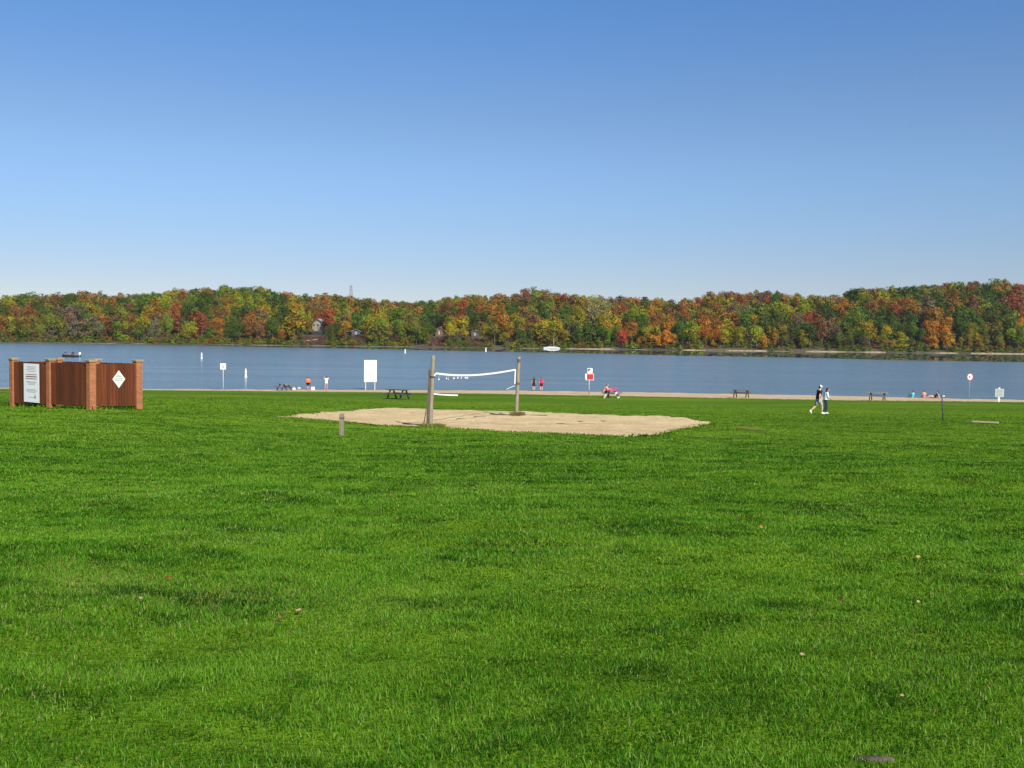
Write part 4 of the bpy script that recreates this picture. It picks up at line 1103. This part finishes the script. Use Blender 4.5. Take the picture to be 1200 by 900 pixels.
# bags and a cooler on the beach
pb = shore(366.5, 2.2)
o = thing('cooler', pb, R(20), 'small white cooler standing beside the person in orange', 'cooler')
MB().box((0, 0, .14), (.42, .28, .28)).build('body', WHITE, o, bevel=.02); MB().box((0, 0, .31), (.44, .30, .055)).build('lid', paint('blue_white', (.62, .70, .80), .4, .4, .05), o, bevel=.015)
MB().loft([(-.2, 0, .30), (-.15, 0, .42), (.15, 0, .42), (.2, 0, .30)], [.012] * 4, 6, (0, 1, 0)).build('handle', OFFW, o, True)
for px, py, c, lab in ((344.5, 457.0, OFFW, 'small white bag on the grass right of the leftmost table'), (350.5, 456.4, paint('straw', (.45, .42, .22), .8, .1, .2), 'small straw-coloured bag left of the person in orange')):
    pb = ground(px, py); o = thing('beach_bag', pb, R(30), lab, 'bag')
    MB().loft([(0, 0, 0), (0, 0, .10), (0, 0, .22), (0, 0, .27)], [(.20, .12), (.22, .14), (.19, .11), (.12, .05)], 12).build('body', c, o, True)
    MB().loft([(-.09, 0, .25), (-.06, 0, .36), (.06, 0, .36), (.09, 0, .25)], [.012] * 4, 6, (0, 1, 0)).build('handle', c, o, True)

# ------------------------------------------------------------------ signs along the beach
def rect_px(x0, x1, y0, y1, Y):
    s_ = Y / F; return (x1 - x0) * s_, (y1 - y0) * s_
# big white notice board
b = ground(434, 456.8); Yb_ = b.y; s_ = Yb_ / F
nb = thing('notice_board', b, R(2), 'large white notice board on two posts at the water edge', 'sign')
bwid, bh = 14.6 * s_, 25.5 * s_; z0 = 9.3 * s_
MB().box((0, 0, z0 + bh / 2), (bwid, .04, bh)).build('board', WHITE, nb, bevel=.006)
for px in (-5.6, 5.2): MB().box((px * s_, .055, (z0 + bh * .8) / 2 - .15), (.11, .07, z0 + bh * .8 + .3)).build('post', paint('tan_post', (.50, .44, .34), .8, .2, .15), nb)
q = MB()
for z, w_ in ((.90, .3), (.86, .24), (.55, .34), (.50, .3), (.45, .36), (.32, .28), (.27, .34), (.22, .2)): letters(q, -bwid * w_, bwid * w_, z0 + bh * z, -.0225, .03, rg)
q.build('small_lettering', GREYINK, nb)
q = MB()
for z in (.70, .64): letters(q, -bwid * .36, bwid * .36, z0 + bh * z, -.0225, .05, rg, .25)
q.build('heading', GREYINK, nb)
MB().box((bwid * .24, -.0225, z0 + bh * .14), (.16, .003, .16)).build('emblem', paint('gold_ink', (.45, .30, .16), .6, .2, .1), nb)
# white square sign on thin pole (left)
b = at(261.6, 455.4, 118.5); b.z = max(.0, tz(b.x, b.y)); s_ = 118.5 / F
sg = thing('beach_sign', b, R(6), 'small white square sign with a dark mark on a thin pole', 'sign')
ps = 455.4 - 425
MB().loft([(0, 0, -.5), (0, 0, (ps - .5) * s_)], [.03, .03], 8).build('pole', OFFW, sg, True)
zc = (455.4 - 428.6) * s_; hw = 3.2 * s_
MB().box((0, -.05, zc), (hw * 2, .02, hw * 2.15)).build('panel', WHITE, sg)
q = MB(); n_ = 20
q.add([(hw * .55 * math.cos(2 * PI * k / n_), -.063, zc + hw * .55 * math.sin(2 * PI * k / n_)) for k in range(n_)] + [(hw * .36 * math.cos(2 * PI * k / n_), -.063, zc + hw * .36 * math.sin(2 * PI * k / n_)) for k in range(n_)],
      [(k, (k + 1) % n_, (k + 1) % n_ + n_, k + n_) for k in range(n_)])
q.box((hw * .05, -.0625, zc - hw * .1), (hw * .8, .002, hw * .16), m=Matrix.Rotation(R(40), 4, 'Y'))
q.build('symbol', INK, sg)
# red rescue sign with ring buoy
b = ground(690.3, 461.2); s_ = b.y / F
sg = thing('rescue_sign', b, R(-3), 'red rescue sign with a white ring buoy and small square sign on top', 'sign')
MB().loft([(0, .03, -.4), (0, .03, 30 * s_)], [.035, .03], 8).build('pole', OFFW, sg, True)
MB().loft([(0, .03, -.05), (0, .03, 3.4 * s_)], [.05, .05], 8).build('pole_base', paint('rusty', (.28, .075, .04), .8, .2, .2), sg, True)
pz = (461.2 - 441.7) * s_
MB().box((.4 * s_, -.02, pz), (9.8 * s_, .03, 7.6 * s_)).build('backing', OFFW, sg)
MB().box((.9 * s_, -.04, pz + .1 * s_), (7.6 * s_, .012, 6.6 * s_)).build('red_panel', REDP, sg)
q = MB()
for z in (1.5, .2, -1.2): letters(q, -2.2 * s_, 4.0 * s_, pz + z * s_, -.048, .075, rg, .3)
q.build('lettering', MAROON, sg)
q = MB(); rr = 3.1 * s_; q.loft([(-4.3 * s_, -.12 + rr * .35 * math.cos(2 * PI * k / 20), pz + rr * math.sin(2 * PI * k / 20)) for k in range(21)], [.075] * 21, 8)
q.build('ring_buoy', WHITE, sg, True)
tz_ = (461.2 - 434.4) * s_; tw = 2.9 * s_
MB().box((.7 * s_, -.02, tz_), (tw * 2, .02, tw * 2.1)).build('top_panel', WHITE, sg)
MB().prism([(.7 * s_ - tw * .8, tz_ + tw * .8), (.7 * s_ + tw * .5, tz_ + tw * .8), (.7 * s_ - tw * .2, tz_ + tw * .1), (.7 * s_ - tw * .8, tz_ - tw * .6)], -.038, -.032).build('symbol', paint('dark_green_ink', (.03, .07, .05), .6, .2, .1), sg)
# round red and white sign (right)
b = ground(1135.8, 468.4); s_ = b.y / F
sg = thing('warning_sign', b, R(-12), 'round red-edged white sign with a dark dot on a thin grey pole', 'sign')
MB().loft([(0, .03, -.4), (0, .03, 30.5 * s_)], [.026, .026], 8).build('pole', GREYM, sg, True)
zc = (468.4 - 441.6) * s_
def disc(rx, rz, y0, y1, cx_=0, n_=28): return MB().prism([(cx_ + rx * math.cos(2 * PI * k / n_), zc + rz * math.sin(2 * PI * k / n_)) for k in range(n_)], y0, y1)
disc(3.3 * s_, 4.3 * s_, -.02, 0).build('rim', paint('coral_red', (.62, .10, .08), .5, .4, .08), sg)
disc(2.6 * s_, 3.4 * s_, -.032, -.022).build('face', WHITE, sg)
disc(1.0 * s_, 1.1 * s_, -.042, -.034, -.5 * s_).build('symbol', MAROON, sg)
# grey board sign on a broad post
b = ground(1170.5, 471.2); s_ = b.y / F
sg = thing('board_sign', b, R(-10), 'grey-white board sign with lines of text on a broad pale post', 'sign')
MB().box((0, .04, 3.4 * s_), (2.3 * s_, .10, 7.4 * s_)).build('post', OFFW, sg)
zc = (471.2 - 460.3) * s_
MB().box((.3 * s_, -.03, zc), (9.6 * s_, .03, 9.4 * s_)).build('board', paint('grey_board', (.50, .53, .50), .6, .3, .08), sg)
MB().prism([(-1.2 * s_, zc + 4.6 * s_), (1.4 * s_, zc + 4.6 * s_), (.6 * s_, zc + 6.6 * s_), (-.4 * s_, zc + 6.6 * s_)], -.02, .05).build('cap', OFFW, sg)
q = MB()
for k in range(5): letters(q, -3.9 * s_, 4.3 * s_, zc + (3.2 - 1.6 * k) * s_, -.048, .05, rg, .3)
q.build('lettering', paint('dark_grey_ink', (.20, .22, .21), .6, .2, .1), sg)

# ------------------------------------------------------------------ on the lake
def on_water(px, py):
    d = ray(px, py); t = -EYE / d.z; return Vector((0, 0, EYE)) + d * t
for px, py, hpx, band, lab in ((236.3, 420.4, 7.2, REDP, 'white spar buoy far out, right of the brick enclosure'), (288.0, 442.0, 10.0, ORANGEP, 'white buoy with orange bands, nearest of the buoys'),
                               (474.8, 413.6, 4.6, OFFW, 'small plain white buoy far out left of the net'), (569.3, 411.8, 4.4, OFFW, 'farthest tiny white buoy behind the middle of the net')):
    p_ = on_water(px, py); s_ = p_.y / F; h = hpx * s_; r_ = max(.14, .8 * s_ if hpx > 6 else .62 * s_) * 1.0
    o = thing('buoy', p_, 0, lab, 'buoy', 'white buoys on the lake')
    MB().loft([(0, 0, -.4), (0, 0, -.05), (0, 0, .05), (0, 0, h * .2), (0, 0, h * .93), (0, 0, h)], [r_, r_ * 1.5, r_ * 1.5, r_, r_ * .9, r_ * .35], 14).build('float', WHITE, o, True)
    for z in (.45, .86): MB().loft([(0, 0, h * z - .05), (0, 0, h * z + .05)], [r_ * 1.03, r_ * 1.02], 14).build('band', band, o, True)
def hull_mesh(L, Bm, D, n=14):
    """open boat hull, bow towards -x"""
    q = MB(); vs = []; k = 9
    for i in range(n + 1):
        t = i / n; wv = Bm / 2 * (min(1, (t / .45)) ** .55 if t < .45 else 1 - .08 * (t - .45)); wv = max(wv, .02)
        kz = -D * .45 * min(1, (t + .05) / .25); top_ = D * (.62 + .28 * (1 - t) ** 2)
        x = -L / 2 + L * t + (-.12 * L * 0)
        for j in range(k):
            a = -1 + 2 * j / (k - 1); prof = (1 - abs(a) ** 2.2)
            vs.append((x, a * wv, top_ + (kz - top_) * prof ** .75))
    fs = [(i * k + j, i * k + j + 1, (i + 1) * k + j + 1, (i + 1) * k + j) for i in range(n) for j in range(k - 1)]
    fs.append(tuple(n * k + j for j in range(k))); q.add(vs, fs)
    # deck a little below the gunwale
    dk = []
    for i in range(n + 1): dk += [(vs[i * k][0], vs[i * k][1] * .96, vs[i * k][2] - D * .18), (vs[i * k][0], vs[i * k + k - 1][1] * .96, vs[i * k][2] - D * .18)]
    q.add(dk, [(2 * i, 2 * i + 1, 2 * i + 3, 2 * i + 2) for i in range(n)])
    return q
p_ = on_water(83, 418.4); s_ = p_.y / F; BLn = 21.5 * s_
bo = thing('fishing_boat', p_, R(-6), 'dark low fishing boat with a white outboard motor on the lake', 'boat')
hull_mesh(BLn, 1.9, .85).build('hull', paint('hull_dark', (.045, .045, .055), .35, .5, .2), bo, True)
MB().bar((-BLn * .42, .0, .62), (BLn * .46, .0, .54), 1.5, .03).build('deck', paint('deck_grey', (.30, .27, .25), .8, .2, .2), bo)
mo = MB(); mo.loft([(BLn * .50, 0, .45), (BLn * .505, 0, .75), (BLn * .52, 0, 1.05), (BLn * .525, 0, 1.25)], [(.20, .17), (.32, .24), (.34, .25), (.20, .15)], 12); mo.build('outboard_motor', WHITE, bo, True)
MB().loft([(BLn * .51, 0, .5), (BLn * .515, 0, -.4)], [.09, .07], 8).build('motor_leg', GREYM, bo, True)
MB().box((BLn * .10, 0, .82), (.5, 1.0, .45)).build('console', paint('maroon_panel', (.20, .05, .05), .5, .4, .1), bo, bevel=.05)
MB().prism([(BLn * .08, 1.0), (BLn * .10, 1.0), (BLn * .16, 1.38), (BLn * .145, 1.38)], -.5, .5).build('windshield', paint('tinted', (.12, .14, .16), .15, .6, .1), bo)
for fx_ in (-.30, -.02): MB().box((BLn * fx_, 0, .80), (.4, .4, .30)).build('seat', paint('seat_grey', (.25, .25, .27), .7, .3, .1), bo, bevel=.04)
bm_ = Matrix.Translation(p_) @ Matrix.Rotation(R(-6), 4, 'Z')
sb = {**seat}
person(bm_ @ Vector((-BLn * .30 + .1, 0, .40)), R(80), 1.78, {**seat, 'head': (0, .16, 1.2), 'neck': (0, .12, 1.05), 'chest': (0, .07, .88)}, 'person in a dark jacket and pale hat sitting at the bow of the boat', cloth('slate', (.05, .06, .09)), cloth('dark', (.03, .03, .035)), 'long', INK, HAIRD, WS, 1.3, group='people in the fishing boat', voxel=.014)
person(bm_ @ Vector((-BLn * .02 + .1, 0, .40)), R(-80), 1.70, {**seat, 'head': (0, .16, 1.2), 'neck': (0, .12, 1.05), 'chest': (0, .07, .88)}, 'person in a grey shirt sitting amidships in the fishing boat', cloth('greyshirt', (.20, .20, .22)), cloth('dark', (.03, .03, .035)), 'long', INK, HAIRD, None, .6, group='people in the fishing boat', voxel=.014)
# white boat at the far shore
p_ = on_water(646.5, 408.6); p_ = Vector((p_.x * 596 / p_.y, 596, 0)); s_ = 596 / F; BLn = 19 * s_
wb = thing('moored_boat', p_, R(4), 'white low boat moored against the far shore', 'boat')
hull_mesh(BLn, 2.4, 1.05).build('hull', WHITE, wb, True)
MB().loft([(-BLn * .36, 0, .75), (-BLn * .2, 0, .85), (BLn * .2, 0, .85), (BLn * .44, 0, .70)], [(.3, .2), (.9, .36), (1.0, .36), (.8, .2)], 12, (0, 1, 0)).build('cover', OFFW, wb, True)
MB().loft([(BLn * .12, 0, .8), (BLn * .12, 0, 6.0)], [.10, .06], 8).build('mast', OFFW, wb, True)

# ------------------------------------------------------------------ houses on the far hill and the pylon
def house(px, pyb, Y, wpx, hpx, rpx, rz, wall_c, roof_c, label, depth=8, trim=GREYM):
    b = at(px, pyb, Y); z = float(hill(b.x, Y)); s_ = Y / F; b = Vector((b.x, Y, max(z - .6, b.z)))
    W_, Hh, Rr = wpx * s_, hpx * s_, rpx * s_
    o = thing('house', b, rz, label, 'house')
    wl = MB().box((0, depth / 2, Hh / 2 - 2), (W_, depth, Hh + 4)); 
    wl.prism([(-W_ / 2, Hh), (W_ / 2, Hh), (0, Hh + Rr)], .0, depth); wl.build('wall', wall_c, o)
    q = MB(); e = .6
    for sg_ in (-1, 1):
        a = Vector((sg_ * (W_ / 2 + e), 0, Hh - e * Rr / (W_ / 2))); t_ = Vector((0, 0, Hh + Rr))
        n_ = Vector((sg_ * Rr, 0, W_ / 2)).normalized() * .22
        q.add([a + Vector((0, -e, 0)), t_ + Vector((0, -e, 0)), t_ + Vector((0, depth + e, 0)), a + Vector((0, depth + e, 0)),
               a + n_ + Vector((0, -e, 0)), t_ + n_ + Vector((0, -e, 0)), t_ + n_ + Vector((0, depth + e, 0)), a + n_ + Vector((0, depth + e, 0))],
              [(0, 1, 2, 3), (4, 5, 6, 7), (0, 1, 5, 4), (1, 2, 6, 5), (2, 3, 7, 6), (3, 0, 4, 7)])
    rf = q.build('roof', roof_c, o)
    MB().box((W_ * .2, depth * .6, Hh + Rr * .9), (.8, .8, 1.8)).build('chimney', BRICK, rf)
    GL = paint('window_glass', (.03, .035, .04), .1, .6, .1)
    for k in range(max(2, int(W_ / 3))):
        n_ = max(2, int(W_ / 3)); x = -W_ / 2 + W_ * (k + .5) / n_
        wn = MB().box((x, -.03, Hh * .58), (1.3, .05, 1.4)).build('window', trim, o)
        MB().box((x, -.06, Hh * .58), (1.05, .03, 1.15)).build('pane', GL, wn)
    MB().box((W_ * .02, -.03, Hh * .28 - .2), (1.0, .05, 2.0)).build('door', trim, o)
    return o
TANW = paint('tan_wall', (.48, .40, .28), .8, .2, .08); GREYR = paint('grey_roof', (.24, .25, .28), .8, .2, .15); BROWNR = paint('brown_roof', (.17, .11, .08), .85, .15, .2); DARKW = paint('dark_siding', (.07, .065, .06), .8, .2, .2)
house(372.5, 384.5, 652, 18, 6.0, 4.6, R(-32), TANW, GREYR, 'tan house with a grey roof in the clearing above the person in orange', 9)
house(417, 391, 637, 10, 2.9, 1.8, R(10), DARKW, paint('white_roof', (.34, .34, .33), .7, .2, .08), 'low dark cabin with a pale grey roof left of the notice board', 7)
house(514.5, 391.0, 640, 8.5, 4.2, 3.4, R(-6), paint('brown_wall', (.16, .10, .07), .8, .2, .15), BROWNR, 'small gabled brown house above a brown slope behind the net', 7, TANW)
house(556.5, 392.4, 637, 9, 3.2, 1.5, R(6), DARKW, BROWNR, 'dark low cabin half hidden by trees above the right half of the net', 7)
# steps and retaining wall below the tan house
q = MB()
for i in range(10):
    px = 355 + i * 1.9; Y = 612 + i * .7; p_ = at(px, 399 - i * .28, Y); q.box((p_.x, Y, float(hill(p_.x, Y)) + .75 + i * .05), (1.1, .9, .35))
o = q.build('garden_steps', paint('pink_stone', (.50, .36, .31), .8, .2, .1)); tag(o, 'pale stone garden steps climbing the brown slope below the tan house', 'steps')
q = MB(); pa = at(362, 389, 642); pb_ = at(385, 389, 642); z = float(hill(pa.x, 642))
q.box(((pa.x + pb_.x) / 2, 642, z + .6), (pb_.x - pa.x, .5, 3.6))
for k in range(9): q.box((pa.x + (pb_.x - pa.x) * k / 8, 641.7, z + .9), (.25, .3, 4.6))
o = q.build('garden_wall', paint('dark_timber', (.040, .044, .040), .85, .1, .25)); tag(o, 'dark timber retaining wall in front of the tan house', 'wall')
Yp = 860; b = at(411.4, 352, Yp); t_ = at(411.6, 334, Yp); hgt = t_.z - b.z + 16; b.z -= 16
py_ = thing('pylon', b, R(20), 'thin lattice power pylon rising above the skyline', 'pylon'); q = MB(); w0, w1 = 2.2, .55; lv = 12
def cr_(i): 
    f = i / lv; w_ = w0 + (w1 - w0) * f ** .8; return [Vector((sx_ * w_, sy_ * w_, hgt * f)) for sx_, sy_ in ((-1, -1), (1, -1), (1, 1), (-1, 1))]
for i in range(lv):
    a, c = cr_(i), cr_(i + 1)
    for k in range(4): q.bar(a[k], c[k], .22, .22); q.bar(a[k], c[(k + 1) % 4], .16, .16)
q.build('lattice_mast', GREYM, py_)
for f in (.74, .86, .97): MB().bar((-3.0 + f, 0, hgt * f), (3.0 - f, 0, hgt * f), .28, .3).build('cross_arm', GREYM, py_)

# ------------------------------------------------------------------ small things on the near lawn
LEAFC = [paint('leaf_orange', (.36, .13, .04), .7, .2, .25, 30), paint('leaf_brown', (.26, .13, .06), .7, .2, .25, 30), paint('leaf_tan', (.36, .24, .12), .7, .2, .25, 30), paint('leaf_yellow', (.45, .33, .07), .7, .2, .25, 30)]
def leaf_mesh(seed, mat):
    g = random.Random(seed); pts = []
    n = 22
    for k in range(n):
        a = 2 * PI * k / n; r_ = (.55 + .45 * abs(math.cos(2.5 * a)) ** .8) * g.uniform(.85, 1.1)
        pts.append((r_ * math.cos(a), r_ * .8 * math.sin(a), .16 * r_ * r_ * math.sin(a * 1.5 + seed)))
    q = MB(); q.add([(0, 0, -.02)] + pts, [(0, 1 + k, 1 + (k + 1) % n) for k in range(n)])
    q.bar((-.5, 0, 0), (-1.15, .06, .08), .05, .05)
    me = q.mesh('fallen_leaf'); me.materials.append(mat); return me
LM = [leaf_mesh(i, LEAFC[i % 4]) for i in range(8)]
LP = [(350, 722.5, 4.2, 2, 'curled tan leaf on the lawn, largest on the lower left'), (328.5, 731, 5.0, 1, 'flat brown leaf just left of the curled tan leaf'), (197, 683, 4.5, 0, 'rusty orange leaf alone on the left lawn'),
      (985.5, 709, 4.5, 0, 'orange leaf on the right lawn, topmost of three in a column'), (940, 775.5, 4, 2, 'pinkish tan leaf low on the right lawn'), (994.5, 817, 2.6, 3, 'small pale yellow leaf above the flat stone'),
      (817, 763.5, 3.5, 1, 'brown leaf low on the lawn right of centre'), (1076, 658, 3, 3, None), (1107, 668, 2.4, 3, None), (1022, 741, 3.2, 2, None), (1055, 707, 2.6, 3, None), (1076, 712, 2.4, 2, None),
      (165, 708, 3.2, 2, None), (66, 780, 3.4, 2, None), (490, 636, 2.6, 0, None), (892, 622, 2.4, 0, None), (547, 658, 2.8, 2, None), (150, 572, 2.0, 3, None), (1197, 679, 2.4, 2, None), (1180, 697, 2.6, 1, None), (640, 700, 2.2, 1, None), (702, 771, 2.4, 2, None), (1057, 825, 2.6, 2, None), (575, 757, 2.2, 1, None)]
for k, (px, py, r_, c, lab) in enumerate(LP):
    p_ = ground(px, py); s_ = p_.y / F * r_ * .92
    o = link('fallen_leaf', LM[c if k % 2 else c + 4], LEAFC[c]); o.location = p_ + Vector((0, 0, .045)); o.scale = (s_, s_, s_); o.rotation_euler = (R(20 + 13 * (k % 4)), R(10 * (k % 3) - 5), k * 1.7)
    tag(o, lab or 'tiny dry fallen leaf half hidden in the short grass', 'leaf', 'fallen leaves on the near lawn')
p_ = ground(1025, 891); s_ = p_.y / F
q = MB(); n = 9
q.loft([Vector((-.5 + i / (n - 1), .03 * math.sin(i * 2.1), .01 * math.sin(i * 1.3))) * (46 * s_) for i in range(n)], [tuple(v * 46 * s_ for v in ((.04 + .15 * math.sin(PI * (i + .3) / (n - .4)) ** .6) * (1 + .28 * math.sin(i * 3.1)), (.03 + .07 * math.sin(PI * (i + .3) / (n - .4)) ** .6))) for i in range(n)], 10, (0, 1, 0))
o = q.build('flat_stone', paint('stone', (.085, .062, .048), .85, .15, .5, 22), None, True); o.location = p_ + Vector((0, 0, .004)); tag(o, 'flat grey-brown stone in the nearest grass', 'stone')

# ------------------------------------------------------------------ the air
hz = MB().box((0, 730, 40), (3040, 1600, 90)); hm = bpy.data.materials.new('haze'); hm.use_nodes = True
hn = hm.node_tree; hn.nodes.remove(hn.nodes['Principled BSDF'])
pv = hn.nodes.new('ShaderNodeVolumePrincipled'); pv.inputs['Color'].default_value = (.80, .88, 1.0, 1); pv.inputs['Density'].default_value = .00005; pv.inputs['Anisotropy'].default_value = .2
hn.links.new(pv.outputs[0], hn.nodes['Material Output'].inputs['Volume'])
tag(hz.build('haze', hm), 'thin pale autumn haze over the lake', 'haze', kind='stuff')
SC.cycles.volume_bounces = 0
